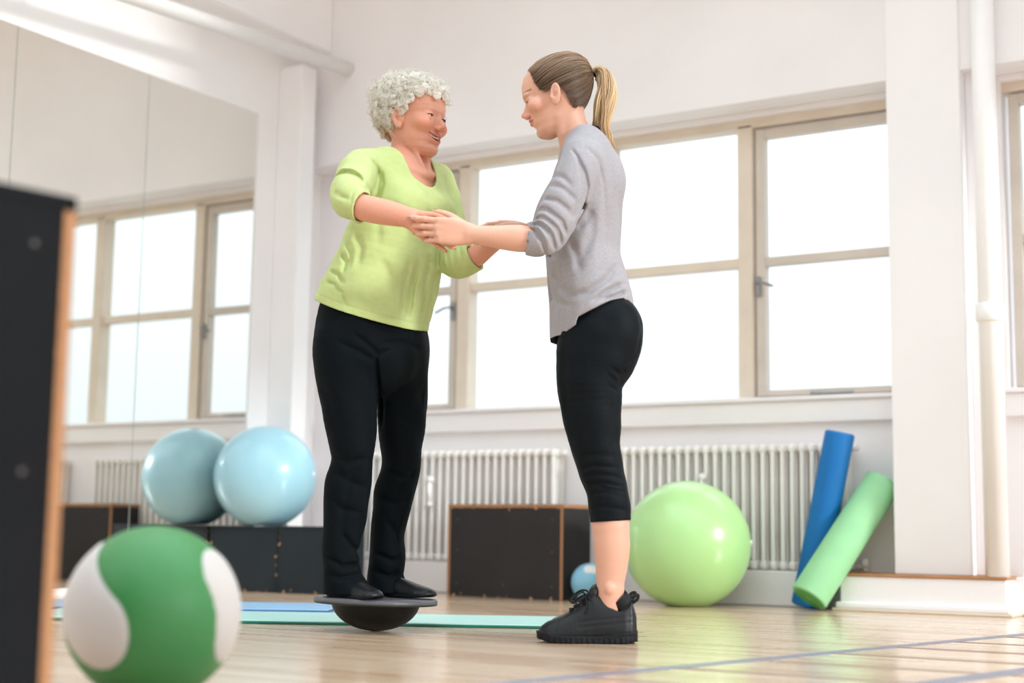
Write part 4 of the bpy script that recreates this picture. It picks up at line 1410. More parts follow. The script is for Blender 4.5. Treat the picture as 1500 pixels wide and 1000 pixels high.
eye_mesh(Hy, person_y, (0.9, 0.0, -0.45), (0.10, 0.07, 0.04))
M['lash'] = mat('dark_lashes', srgb(34, 24, 20), 0.6, 0.2)
eyelashes(Hy, person_y, M['lash'], 0.1065, 0.0013, 0.003)

# leggings
xs = axis_range([(-0.16, 0.20, 0.003)]); ys = axis_range([(-0.22, 0.22, 0.003)]); zs = axis_range([(0.32, 0.99, 0.003)])
F = Field(xs, ys, zs)
for w, dx in ((WN, 0), (WF, -1)):
    P, A, B = silh(YFm, [(y, l + dx, r + dx, b) for y, l, r, b in y_leg + [(800, 866, 927, 0.054)]], w)
    F.tube(P, A, B, (1, 0, 0), 0.012, 4)
    F.ell(J(906, 478, w), (0.064, 0.080, 0.075), None, 0.03)
F.tube([J(878, 500), J(868, 455), J(862, 425)], [0.100, 0.094, 0.085], [0.160, 0.15, 0.13], (1, 0, 0), 0.03, 3)
j2 = lambda L: np.array([J(a, b, -0.15)[[0, 2]] for a, b in L])
for pts, r_, dep in [([(850, 700), (872, 694), (900, 697), (914, 702)], 0.006, 0.004), ([(855, 712), (880, 706), (912, 712)], 0.005, 0.004), ([(846, 690), (870, 682), (905, 684)], 0.006, 0.0035),
                     ([(862, 724), (885, 720), (916, 728)], 0.006, 0.003), ([(868, 706), (890, 716), (918, 720)], 0.005, 0.003), ([(840, 672), (870, 665), (905, 668)], 0.008, 0.002),
                     ([(895, 540), (908, 548), (918, 540)], 0.006, 0.004), ([(888, 548), (905, 560), (914, 556)], 0.006, 0.003), ([(892, 565), (905, 572), (911, 569)], 0.005, 0.003), ([(935, 450), (941, 480), (934, 515), (905, 545)], 0.005, 0.0025),
                     ([(865, 745), (890, 742), (922, 748)], 0.006, 0.002), ([(905, 560), (903, 620), (902, 660)], 0.012, 0.003)]:
    F.fold(j2(pts), r_, dep, -1, 0.0)
F.wrinkle(0.0006, [(60, (1, 1, 1)), (90, (1, 1, 1)), (130, (1, 1, 2))], 3)
zc = J(890, 763, WN)[2]
F.d = np.maximum(F.d, (F.grid((slice(None),) * 3)[2] - J(870, 436, 0)[2]).astype(np.float32))
xh_ = J(895, 761, WN)[0]
F.d = np.maximum(F.d, (zc + 0.07 * (F.grid((slice(None),) * 3)[0] - xh_) - F.grid((slice(None),) * 3)[2]).astype(np.float32))
co, qd = F.mesh(2)
o = np_mesh('leggings', co, qd, M['legging'], person_y)
o['label'] = 'black calf-length leggings'
del F

# sweater
xs = axis_range([(-0.26, 0.19, 0.003)]); ys = axis_range([(-0.28, 0.27, 0.0032)]); zs = axis_range([(0.84, 1.52, 0.003)])
F = Field(xs, ys, zs)
tor = [(206, 829, 876, 0.070), (216, 824, 885, 0.115), (230, 819, 897, 0.150), (250, 815, 905, 0.168), (275, 807, 911, 0.170), (310, 800, 911, 0.165), (345, 797.5, 909, 0.160), (378, 798.5, 909, 0.160), (417, 801, 919, 0.172), (450, 804, 927, 0.182), (510, 806, 933, 0.185)]
P, A, B = silh(YFm, tor, 0.0)
F.tube(P, A, B, (1, 0, 0), 0.02, 4)
F.tube([J(850, 222, -0.10), J(852, 237, -0.150), J(838, 272, -0.180), J(820, 310, -0.197), J(804, 342, -0.204), J(790, 351, -0.200), J(775, 350.5, -0.196)], [0.052, 0.061, 0.060, 0.057, 0.053, 0.047, 0.0435], [0.052, 0.060, 0.060, 0.056, 0.052, 0.047, 0.0425], (1, 0, 0), 0.018, 4)
F.tube([J(848, 225, 0.10), J(850, 240, 0.150), J(832, 275, 0.178), J(812, 310, 0.190), J(800, 340, 0.185), J(780, 343, 0.170)], [0.052, 0.060, 0.059, 0.056, 0.050, 0.040], None, (1, 0, 0), 0.018, 4)
F.ell(J(896, 262, -0.06), (0.035, 0.06, 0.07), None, 0.03)
j2 = lambda L: np.array([J(a, b, -0.2)[[0, 2]] for a, b in L])
for pts, r_, dep in [([(852, 250), (857, 275), (852, 298), (838, 320)], 0.008, 0.012), ([(846, 232), (853, 255), (851, 280)], 0.006, 0.004), ([(838, 218), (846, 232), (850, 255)], 0.004, 0.003),
                     ([(786, 306), (800, 312), (822, 330), (828, 345)], 0.006, 0.006), ([(779, 320), (796, 325), (816, 343), (821, 358)], 0.006, 0.008), ([(775, 329), (790, 334), (806, 350), (812, 366)], 0.0055, 0.008),
                     ([(774, 335), (784, 343), (794, 358), (799, 371)], 0.005, 0.007), ([(795, 293), (815, 300), (838, 318)], 0.007, 0.004), ([(802, 270), (825, 282), (845, 300)], 0.008, 0.003),
                     ([(782, 325), (798, 330), (812, 345)], 0.004, -0.004), ([(778, 332), (790, 340), (800, 356)], 0.004, -0.004), ([(808, 255), (822, 262), (838, 280)], 0.008, 0.003),
                     ([(772.5, 331), (775, 345), (771.5, 369)], 0.0035, 0.003),
                     ([(801, 388), (808, 415), (822, 436), (842, 446)], 0.010, 0.004), ([(812, 385), (822, 412), (842, 432)], 0.010, 0.004), ([(908, 378), (890, 405), (862, 425), (838, 430)], 0.010, 0.006),
                     ([(916, 408), (895, 420), (868, 440)], 0.007, 0.006), ([(921, 418), (905, 428), (880, 437)], 0.006, 0.006), ([(872, 300), (868, 340), (852, 380)], 0.014, 0.004), ([(890, 290), (888, 340), (878, 390)], 0.014, 0.003),
                     ([(858, 215), (876, 232), (886, 262), (888, 300)], 0.006, 0.002), ([(845, 330), (860, 318), (868, 300)], 0.01, 0.004), ([(838, 345), (846, 370), (850, 395)], 0.012, 0.004)]:
    F.fold(j2(pts), r_ * 1.05, dep * 2.3, -1, -0.01)
P, A, B = silh(YFm, tor, 0.0, -0.015)
F.tube(P[1:], A[1:], B[1:], (1, 0, 0), 0.004, 4)
F.tube([J(852, 237, -0.150), J(838, 272, -0.180), J(820, 310, -0.197), J(804, 342, -0.204), J(790, 351, -0.200), J(775, 350.5, -0.196)], np.array([0.061, 0.060, 0.057, 0.053, 0.047, 0.0435]) - 0.009, None, (1, 0, 0), 0.004, 4)
F.wrinkle(0.0011, [(28, (1, 1, .6)), (42, (1, 1, 1)), (70, (1, 1, 1)), (95, (1, 1, 1))], 5)
# hem: dips at the front, stepped at the side vent
X, Y_, Z = F.grid((slice(None),) * 3)
hp_ = np.array([J(a, b, -0.12)[[0, 2]] for a, b in [(790, 503), (806, 498), (826, 489), (843, 478), (845, 467), (870, 455), (893, 443), (912, 437), (921, 441), (935, 449)]])
F.d = np.maximum(F.d, (np.interp(X, hp_[:, 0], hp_[:, 1]) - Z).astype(np.float32))
# collar opening, cuffs
F.tube([J(853, 226), J(846, 205), J(842, 190)], [0.056, 0.054, 0.056], [0.066, 0.066, 0.07], fwd_y, 0.004, 3, 'sub')
cf = fore_n
F.tube([J(782, 351, -0.197), J(760, 349, -0.190)], 0.0360, None, (0, 0, 1), 0.002, 1, 'sub')
cutp = J(772, 350, -0.195)
F.d = np.where((Y_ < -0.1), np.maximum(F.d, (cutp[0] + 0.10 * (Z - cutp[2]) - X)), F.d).astype(np.float32)
co, qd = F.mesh(2)
o = np_mesh('sweater', co, qd, M['grey_knit'], person_y)
o['label'] = 'loose grey marl sweater with pushed-up sleeves'
del F

# black strap of the top worn beneath, showing at the nape
bm = bmesh.new()
cen = J(851, 209)
pts = []
for k in range(25):
    a = math.radians(-95 + 190 * k / 24)
    pts.append((cen[0] + 0.046 * math.cos(a) + 0.004, cen[1] + 0.060 * math.sin(a), cen[2] + 0.022 + 0.012 * math.cos(a)))
add_tube(bm, pts, 0.010, 8)
o = bm_obj('undershirt', bm, M['strap'], person_y, True)

# ---- hair drawn back into a ponytail
tie = J(867, 109, 0.004)
tie_c = Hy.inv(tie)
cenc = np.array([-0.010, 0, 0.128])
radc = np.array([0.1015, 0.0785, 0.0985])
hl = np.array([Hy.inv(J(a, b, w))[[0, 2]] for a, b, w in [(868, 190, -0.03), (860, 178, -0.03), (852, 169, -0.045), (837, 156, -0.06), (829, 140, -0.07), (820, 128, -0.075), (804, 127, -0.078), (797, 134, -0.075), (790, 133, -0.072), (783, 124, -0.066), (778, 112, -0.05), (771, 101, -0.0)]])
hl = hl[np.argsort(hl[:, 0])]
def hairline(P):
    """True where hair grows (points on the skull, head coordinates)"""
    return P[:, 2] > np.maximum(np.interp(P[:, 0], hl[:, 0], hl[:, 1]), 0.02)
def on_skull(n, extra):
    sh = n.shape
    n2 = n.reshape(-1, 3)
    return (cenc + n2 * (skull_radius(Hy, n2, cenc) + np.broadcast_to(extra, sh[:-1] + (1,)).reshape(-1))[:, None]).reshape(sh)
nn = rng.normal(size=(14000, 3)); nn /= np.linalg.norm(nn, axis=1)[:, None]
nn = nn[hairline(on_skull(nn, 0.0))]
tdir = tie_c - cenc
tl = np.linalg.norm(tdir); tdir = tdir / tl
tie_h = tl - float(skull_radius(Hy, tdir[None], cenc)[0])
nn = nn[(nn @ tdir) < 0.985][:4200]
Mp = 16
tt = np.linspace(0, 1, Mp)[None, :, None]
om = np.arccos(np.clip(nn @ tdir, -0.97, 0.999))[:, None, None]
dirs = (np.sin((1 - tt) * om) * nn[:, None, :] + np.sin(tt * om) * tdir[None, None, :]) / np.sin(om)
dirs /= np.linalg.norm(dirs, axis=2, keepdims=True)
lift = 0.0025 + rng.uniform(0, 0.0045, (len(nn), 1, 1)) * np.sin(np.minimum(tt * 2.2, 1) * math.pi / 2) + (tie_h - 0.004) * np.clip((tt - 0.70) / 0.30, 0, 1) ** 2
wob = 0.0005 * np.sin(tt * rng.uniform(4, 9, (len(nn), 1, 1)) + rng.uniform(0, 6, (len(nn), 1, 1)))
path = on_skull(dirs, lift + wob)
paths = Hy.to(path.reshape(-1, 3)).reshape(path.shape)
rad = np.full(path.shape[:2], 0.0008) * (1 - 0.5 * (tt[..., 0] > 0.95))
rad[:, 0] *= 0.5
co1, f1 = strands(paths, rad)
dark, mid_, blond = lin(86, 60, 46), lin(182, 136, 100), lin(238, 206, 160)
v = rng.uniform(0, 1, len(nn)) ** 1.4
topness = np.clip((path[:, 0, 2] - 0.13) / 0.09, 0, 1)
lockv = 0.5 + 0.5 * np.sin(path[:, 0, 2] * 260 + 9 * path[:, 0, 1] / 0.08 + 2 * np.sin(path[:, 0, 0] * 90))
v = np.clip(0.55 * v + 0.6 * lockv - 0.1, 0, 1)
base = dark * (0.55 + 0.45 * topness)[:, None] + (mid_ - dark * 0.8) * (0.05 + 0.9 * v * (0.25 + 0.75 * topness))[:, None]
cc = base[:, None, :] + (blond - base)[:, None, :] * (0.75 * tt ** 0.7 * (0.05 + v[:, None, None]) * (0.35 + 0.65 * topness)[:, None, None])
c1 = np.repeat(cc, 3, axis=1).reshape(-1, 3)
# tail
Np = 1400
ctrl = np.array([tie, J(874, 103.5, 0.0), J(884, 111, -0.004), J(889, 135, -0.008), J(886, 162, -0.010), J(881, 188, -0.010), J(887, 206, -0.008), J(896, 221, -0.006)])
cl = cat_rom(ctrl, 5)
Mt = len(cl)
s_ = np.linspace(0, 1, Mt)
wid = np.interp(s_, [0, 0.08, 0.25, 0.5, 0.75, 0.9, 1.0], [0.006, 0.012, 0.022, 0.026, 0.024, 0.018, 0.010])
ra_ = np.sqrt(rng.uniform(0, 1, Np)); an = rng.uniform(0, 2 * math.pi, Np)
ex = np.gradient(cl, axis=0); ex /= np.linalg.norm(ex, axis=1)[:, None]
e2_ = np.cross(ex, np.array([0, 1.0, 0])); e2_ /= np.linalg.norm(e2_, axis=1)[:, None]
ph = rng.uniform(0, 6.28, (Np, 1)); fq = rng.uniform(6, 11, (Np, 1))
offa = ra_[:, None] * np.cos(an)[:, None] * wid + 0.0022 * np.sin(fq * s_ + ph) * np.minimum(1, s_ * 4)
offb = ra_[:, None] * np.sin(an)[:, None] * wid * 0.9 + 0.0022 * np.cos(fq * s_ * 1.1 + ph) * np.minimum(1, s_ * 4)
lk = rng.integers(0, 16, Np)
lph = rng.uniform(0, 6.28, 16); lam = rng.uniform(0.003, 0.0085, 16); lfq = rng.uniform(9, 15, 16); loff = np.clip(rng.normal(size=(16, 2)) * 0.42, -0.75, 0.75)
ra_l = 0.55
offa = offa * ra_l + (loff[lk, 0:1] * wid) + (lam[lk, None] * np.sin(lfq[lk, None] * s_ + lph[lk, None]) * np.minimum(1, s_ * 3))
offb = offb * ra_l + (loff[lk, 1:2] * wid) + (lam[lk, None] * np.cos(lfq[lk, None] * s_ + lph[lk, None]) * np.minimum(1, s_ * 3))
tp = cl[None] + offa[..., None] * e2_[None] + offb[..., None] * np.array([0, 1.0, 0])
cutl = rng.uniform(0.80, 1.0, Np)
stretch = np.linspace(0, 1, Mt)[None, :] * cutl[:, None]
ii = stretch * (Mt - 1); i0 = np.minimum(ii.astype(int), Mt - 2); fr_ = (ii - i0)[..., None]
tp = np.take_along_axis(tp, i0[..., None].repeat(3, 2), 1) * (1 - fr_) + np.take_along_axis(tp, (i0 + 1)[..., None].repeat(3, 2), 1) * fr_
rt = np.full((Np, Mt), 0.0009); rt[:, -6:] *= np.linspace(1, 0.3, 6)
co2, f2 = strands(tp, rt)
vv = rng.uniform(0, 1, Np)
lkv = rng.uniform(0, 1, 16)
vv = 0.35 * vv + 0.65 * lkv[lk]
bc = mid_ * 0.95 + (blond * 1.15 - mid_ * 0.95) * (0.1 + 0.95 * vv)[:, None]
c2 = np.repeat((bc[:, None, :] * (0.86 + 0.2 * s_[None, :, None])), 3, axis=1).reshape(-1, 3)
# scalp cap under the strands
th = np.linspace(0, math.pi, 150)[:, None]; phh = np.linspace(0, 2 * math.pi, 240, endpoint=False)[None, :]
nd = np.stack([np.sin(th) * np.cos(phh), np.sin(th) * np.sin(phh), np.cos(th) * np.ones_like(phh)], -1).reshape(-1, 3)
cap_p = on_skull(nd, 0.0022)
ok = hairline(cap_p - np.array([0, 0, 0.005]))
i = np.arange(149)[:, None] * 240 + np.arange(240)[None, :]; j = np.arange(149)[:, None] * 240 + (np.arange(240)[None, :] + 1) % 240
fq4 = np.stack([i, i + 240, j + 240, j], -1).reshape(-1, 4)
fq4 = fq4[ok[fq4].all(1)]
capco = Hy.to(cap_p)
c3 = np.tile(dark * 0.9, (len(capco), 1))
allco = np.vstack([co1, co2, capco]); allf = np.vstack([f1, f2 + len(co1), fq4 + len(co1) + len(co2)])
o = np_mesh('hair', allco, allf, M['hair'], person_y, np.vstack([c1, c2, c3]))
o['label'] = 'light brown hair pulled back into a blond ponytail'
volume_normals(o, allco, Hy.pt(-0.01, 0, 0.10), 0.45)
bm = bmesh.new()
tv = ex[1]
cT = cl[1]
e3 = np.cross(tv, e2_[1])
add_tube(bm, [cT + 0.011 * (e2_[1] * math.cos(a) + e3 * math.sin(a)) for a in np.linspace(0, 2 * math.pi, 25)], 0.0042, 8, False)
bm_obj('hair_tie', bm, M['lace'], person_y, True)

# ---- sneakers
def sneaker_meshes(F, L, kind):
    pass
def shoe(parent, heel, toe, name, sneaker=True, flip=1):
    """built along its own axis: x from heel to toe"""
    heel, toe = np.array(heel, float), np.array(toe, float)
    d = toe - heel; L = np.linalg.norm(d[:2]); a = math.atan2(d[1], d[0])
    root = None
    res = 0.0028
    F = Field(axis_range([(-0.03, L + 0.03, res)]), axis_range([(-0.075, 0.075, res)]), axis_range([(-0.012, 0.19, res)]))
    X, Y, Z = F.grid((slice(None),) * 3)
    t = X / L
    if sneaker:
        T = [-0.01, 0.0, 0.05, 0.12, 0.22, 0.34, 0.44, 0.54, 0.66, 0.80, 0.90, 0.96, 1.0, 1.01]
        ZT = [0.02, 0.075, 0.118, 0.116, 0.112, 0.124, 0.136, 0.108, 0.084, 0.066, 0.056, 0.044, 0.026, 0.01]
        WD = [0.006, 0.022, 0.031, 0.036, 0.038, 0.038, 0.038, 0.041, 0.046, 0.048, 0.043, 0.033, 0.014, 0.004]
    else:
        T = [-0.01, 0.0, 0.05, 0.12, 0.22, 0.34, 0.44, 0.54, 0.66, 0.80, 0.90, 0.96, 1.0, 1.01]
        ZT = [0.02, 0.040, 0.055, 0.058, 0.058, 0.058, 0.056, 0.050, 0.042, 0.034, 0.029, 0.024, 0.018, 0.01]
        WD = [0.006, 0.020, 0.029, 0.034, 0.035, 0.035, 0.036, 0.039, 0.043, 0.044, 0.039, 0.030, 0.012, 0.004]
    tc_ = np.linspace(-0.01, 1.01, 200)
    zt = np.interp(t, T, ZT); wd = np.interp(t, T, WD)
    ker = 7
    sole_h = 0.022 if sneaker else 0.012
    yc = flip * 0.010 * np.sin(np.clip(t, 0, 1) * 3.1) * 0.6
    h2 = zt / 2
    # upper: superellipse section, narrower towards the top
    nar = 1 - 0.42 * np.clip(Z / np.maximum(zt, 0.02), 0, 1) ** 1.6
    q = (np.abs((Y - yc) / (wd * nar)) ** 2.6 + np.abs((Z - h2) / h2) ** 3.2) ** (1 / 2.8)
    v = (q - 1) * np.minimum(wd, h2)
    F.d = np.maximum(v, sole_h - 0.004 - Z).astype(np.float32)
    if sneaker:
        F.tube([(0.10 * L + 0.022, 0, 0.100), (0.14 * L + 0.022, 0, 0.13), (0.14 * L + 0.022, 0, 0.19)], [0.034, 0.038, 0.044], [0.028, 0.031, 0.034], (1, 0, 0), 0.006, 3, 'sub')
        for zz in (0.045, 0.06):
            F.d += (0.0012 * np.exp(-((Z - zz - 0.03 * (0.5 - t)) / 0.003) ** 2) * (t > 0.05) * (t < 0.6)).astype(np.float32)
        F.d += (0.0015 * np.exp(-((t - 0.72 - 0.10 * np.abs(Y) / 0.04) / 0.014) ** 2) * (Z > 0.03)).astype(np.float32)
    else:
        F.tube([(0.16 * L + 0.01, 0, 0.06), (0.20 * L + 0.01, 0, 0.16)], [0.040, 0.05], [0.026, 0.03], (1, 0, 0), 0.006, 1, 'sub')
    co, qd = F.mesh(2)
    root = np_mesh('shoe', co, qd, M['shoe'], parent)
    root.location = (heel[0], heel[1], heel[2]); root.rotation_euler = (0, 0, a)
    # sole
    F2 = Field(*F.ax)
    wds = wd + (0.004 if sneaker else 0.001)
    rock = 0.010 * np.clip((t - 0.78) / 0.22, 0, 1) ** 2 + 0.004 * np.clip((0.10 - t) / 0.1, 0, 1)
    side = sole_h + (0.014 * np.clip(1 - t / 0.35, 0, 1) + 0.010 * np.clip((t - 0.85) / 0.15, 0, 1) if sneaker else 0)
    q = np.abs(Y - yc) - wds + 0.004
    end = np.maximum(-X - 0.004, X - L - 0.003)
    vz = np.maximum(rock - Z, Z - side)
    F2.d = np.maximum(np.maximum(q, vz), end).astype(np.float32)
    if sneaker:
        F2.d += (0.0016 * (np.sin(X * 420) > 0.2) * (Z < 0.016)).astype(np.float32)
        F2.d += (0.0014 * np.exp(-((Z - sole_h * 0.9) / 0.0025) ** 2)).astype(np.float32)
    co, qd = F2.mesh(2)
    np_mesh('sole', co, qd, M['sole'], root)
    if sneaker:
        zt_at = lambda x: float(np.interp(x / L, T, ZT))
        for kx in (0.50, 0.56, 0.62, 0.68):
            bm = bmesh.new()
            x0 = kx * L
            pts = [(x0 - 0.012, s * 0.026, zt_at(x0) - 0.014 + 0.008 * (1 - abs(s)) + (0.0085 if abs(s) < 0.7 else 0)) for s in np.linspace(-1, 1, 9)]
            pts = [(p[0] + 0.010 * (i % 2), p[1], zt_at(p[0]) * (1 - 0.16 * (p[1] / 0.026) ** 2) + 0.002) for i, p in enumerate(pts)]
            add_tube(bm, pts, 0.0028, 6)
            bm_obj('lace', bm, M['lace'], root, True)
        for g in (-1, 1):
            bm = bmesh.new()
            x0, z0 = 0.50 * L, zt_at(0.50 * L) + 0.004
            loop = [(x0, 0, z0), (x0 + 0.012, g * 0.014, z0 + 0.012), (x0 + 0.030, g * 0.026, z0 + 0.006), (x0 + 0.046, g * 0.030, z0 - 0.010), (x0 + 0.036, g * 0.034, z0 - 0.016), (x0 + 0.016, g * 0.024, z0 - 0.004), (x0, 0, z0)]
            add_tube(bm, [tuple(p) for p in cat_rom(np.array(loop), 4)], 0.0025, 6)
            bm_obj('lace_bow', bm, M['lace'], root, True)
            bm = bmesh.new()
            loop = [(x0, 0, z0), (x0 + 0.004, g * 0.018, z0 - 0.004), (x0 + 0.002, g * 0.034, z0 - 0.022), (x0 + 0.008, g * 0.041, z0 - 0.042)]
            add_tube(bm, [tuple(p) for p in cat_rom(np.array(loop), 4)], 0.0024, 6)
            bm_obj('lace_end', bm, M['lace'], root, True)
        bm = bmesh.new()
        add_tube(bm, [tuple(p) for p in cat_rom(np.array([(0.012, 0, 0.108), (-0.002, 0, 0.118), (-0.004, 0, 0.130), (0.008, 0, 0.126), (0.014, 0, 0.112)]), 4)], 0.005, 6)
        bm_obj('heel_tab', bm, M['lace'], root, True)
        bm = bmesh.new()
        x0 = 0.40 * L
        pts = [(x0 + 0.030, 0, 0.108), (x0 + 0.012, 0, 0.128), (x0 + 0.004, 0, 0.142), (x0 - 0.001, 0, 0.150)]
        add_tube(bm, pts, [0.012, 0.016, 0.015, 0.008], 12)
        for v_ in bm.verts: v_.co.y *= 1.4
        bm_obj('tongue', bm, M['shoe'], root, True)
        bm = bmesh.new()
        add_tube(bm, [(0.032, 0, 0.10), (0.050, 0, 0.118)], [0.030, 0.031], 20, False)
        bm_obj('sock', bm, M['lace'], root, True)
    return root
hN = J(932, 938, WN); tN = J(787, 938, WN)
hN[2] = tN[2] = 0.0005
shoe(person_y, hN, tN, 'shoe', True, 1)
hF = J(928, 938, WF); tF = J(798, 938, WF - 0.02)
hF[2] = tF[2] = 0.0005
shoe(person_y, hF, tF, 'shoe', True, -1)
# ------------------------------------------------------------------ older woman on the balance board
OFm = Frame((BB[0], BB[1], 0.099))
J = OFm.J
bt = math.radians(42)
fwd_o = np.array([math.cos(bt), -math.sin(bt), 0]); rgt_o = np.array([-math.sin(bt), -math.cos(bt), 0])
o_legR = [(486, 468, 545, .090), (503, 460, 546, .099), (540, 461, 551, .097), (595, 471, 553, .085), (640, 480, 551, .076), (675, 485, 547, .069), (710, 477, 543, .068), (750, 473, 537, .066), (800, 472, 527, .060), (840, 473, 529, .062), (858, 473, 536, .068), (884, 474, 551, .076)]
o_legL = [(486, 550, 618, .088), (503, 549, 627, .096), (540, 551, 627, .093), (595, 553, 626, .082), (640, 555, 620, .074), (680, 559, 615, .066), (725, 548, 607, .066), (780, 543, 593, .060), (815, 540, 595, .062), (840, 538, 590, .060), (858, 538, 594, .066), (884, 538, 606, .072)]
WR, WL = -0.075, 0.070
tors = [(248, 592, .095, .066), (262, 585, .145, .085), (290, 588, .158, .105), (330, 585, .158, .112), (390, 571, .165, .125), (430, 556, .175, .135), (462, 545, .180, .140), (500, 543, .180, .140)]
def torso(F, pad, k, sub=4, rows=tors):
    P = np.array([J(c, y) for y, c, a, b in rows])
    F.tube(P, np.array([r[2] for r in rows]) + pad, np.array([r[3] for r in rows]) + pad, rgt_o, k, sub)
uarm_n = [(531, 247, -0.115), (519, 268, -0.215), (513, 291, -0.310), (530, 304, -0.345)]
farm_n = [(520, 300, -0.335), (545, 307, -0.358), (575, 313, -0.378), (601, 319, -0.395)]
uarm_f = [(641, 268, 0.125), (654, 320, 0.090), (657, 370, 0.020), (672, 385, -0.015), (694, 376, -0.040)]
farm_f = [(664, 388, 0.000), (690, 380, -0.035), (713, 362, -0.060), (732, 348, -0.085)]

xs = axis_range([(-0.24, 0.40, 0.0025)]); ys = axis_range([(-0.47, -0.16, 0.0024), (-0.16, 0.24, 0.0028)])
zs = axis_range([(-0.02, 0.90, 0.006), (0.90, 1.22, 0.0025), (1.22, 1.66, 0.0022)])
F = Field(xs, ys, zs)
torso(F, -0.020, 0.02)
F.tube([J(590, 262), J(589, 290)], [0.135, 0.120], [0.082, 0.090], rgt_o, 0.03, 1)
for rows, w in ((o_legR, WR), (o_legL, WL)):
    P, A, B = silh(OFm, rows, w, -0.016)
    F.tube(P, np.maximum(A * np.linspace(1, 0.72, len(A)), 0.03), np.maximum(B * np.linspace(1, 0.72, len(B)), 0.03), (1, 0, 0), 0.02, 3)
F.tube([J(594, 262), J(594, 242), J(595, 224), J(597, 207), J(600, 192)], [0.080, 0.062, 0.051, 0.049, 0.052], [0.070, 0.055, 0.048, 0.048, 0.052], rgt_o, 0.012, 4)
for g, a, b in ((-1, 0.030, 0.012), (1, 0.026, 0.018)):      # neck cords running to the breastbone
    top = J(598, 207) + g * 0.035 * -rgt_o * -1 + fwd_o * 0.028
    bot = J(604, 258) + g * 0.010 * rgt_o + fwd_o * 0.066
    F.tube([top, (top + bot) / 2 + fwd_o * 0.006, bot], [0.007, 0.007, 0.006], None, rgt_o, 0.014, 3)
for g in (-1, 1):            # collar bones
    F.tube([J(606, 262) + fwd_o * 0.062 + g * 0.012 * rgt_o, J(600, 252) + fwd_o * 0.045 + g * 0.075 * rgt_o], 0.008, None, (0, 0, 1), 0.016, 1)
F.tube([J(*p) for p in uarm_n], [0.040, 0.036, 0.034, 0.032], None, (0, 0, 1), 0.02, 3)
F.tube([J(*p) for p in farm_n], [0.034, 0.0375, 0.0345, 0.0275], [0.034, 0.0365, 0.033, 0.024], (0, 0, 1), 0.012, 4)
wr = J(601, 319, -0.395)
fd = J(656, 352, -0.395) - wr
ho = hand(F, wr + fd / np.linalg.norm(fd) * 0.004, fd, (-0.12, -1, -0.05), (0.5, 0.1, 1), [(0.25, 0.45, 0.35), (0.25, 0.45, 0.35), (0.22, 0.40, 0.35), (0.15, 0.30, 0.25)], (0.05, 0.01, -0.03, -0.08), 0.90, (0.55, 0.30))
F.tube([J(*p) for p in uarm_f[:4]], [0.044, 0.040, 0.033, 0.030], None, (0, 1, 0), 0.02, 3)
F.tube([J(*p) for p in farm_f], [0.028, 0.033, 0.031, 0.026], None, (0, 1, 0), 0.012, 3)
wf_ = J(*farm_f[-1])
hf2 = hand(F, wf_, J(768, 332, -0.10) - wf_, (0.3, -0.5, 0.8), (0.1, -0.8, -0.3), [(0.3, 0.4, 0.3)] * 4, (0.04, 0, -0.03, -0.06), 0.86, (0.5, 0.3))
py_, pp_ = math.radians(30), math.radians(4)
Ho = Head(J(604.5, 182.5), rotm((math.cos(py_) * math.cos(pp_), -math.sin(py_) * math.cos(pp_), -math.sin(pp_)), (0.03, 0, 1)), 1.10, 0.0, 0.95)
Ho.build(F, 1.02, 1.0, 0.36, 1.0, 1.0)
co, qd = F.mesh(2)
skin_o = lin(210, 148, 124)
colr = Ho.paint(co, skin_o, lin(196, 108, 100), lin(176, 146, 122), lin(216, 118, 98), 0.55, lin(66, 44, 38), 1.0, 0.36)
person_o = np_mesh('person', co, qd, M['skin_old'], None, colr)
person_o.location = OFm.O
person_o.rotation_euler = (0, 0, YAW)
tag(person_o, 'smiling older woman with curly white hair and lime green top standing on the balance board', 'person', 'two women training')
del F
nails(ho, person_o, M['nail'])
eye_mesh(Ho, person_o, (0.95, 0.15, -0.05), (0.05, 0.07, 0.09))
eyelashes(Ho, person_o, M['lash'], 0.1092, 0.0014, 0.001)
# teeth: an arch of upper teeth
teeth = bmesh.new()
for i in range(-5, 6):
    yy = i * 0.0046
    xx = 0.0800 - 9.0 * yy * yy
    zz = 0.0545 + 4.5 * yy * yy
    w_, h_ = (0.0046, 0.0085) if abs(i) <= 1 else (0.0041, 0.0075)
    yaw_t = -2 * 9.0 * yy
    c0 = Vector(Ho.pt(xx, yy, zz))
    Rt = Matrix(Ho.R.tolist()) @ Matrix.Rotation(math.atan(yaw_t) * -1, 3, 'Z')
    tb = bmesh.new()
    s_t = Ho.s
    add_box(tb, -0.003 * s_t, 0.0015 * s_t, -w_ / 2 * s_t, w_ / 2 * s_t, -h_ / 2 * s_t, h_ / 2 * s_t, 0.0009)
    tb.transform(Matrix.Translation(c0) @ Rt.to_4x4())
    me_ = bpy.data.meshes.new('t'); tb.to_mesh(me_); tb.free(); teeth.from_mesh(me_); bpy.data.meshes.remove(me_)
M['tooth'] = mat('tooth_enamel', srgb(236, 226, 208), 0.2, 0.5)
bm_obj('teeth', teeth, M['tooth'], person_o)
bm = bmesh.new()
ep = Ho.pt(0.005, -0.0805, 0.066)
bmesh.ops.create_uvsphere(bm, u_segments=12, v_segments=8, radius=0.0035, matrix=Matrix.Translation(ep))
bm_obj('earring', bm, M['metal'], person_o, True)

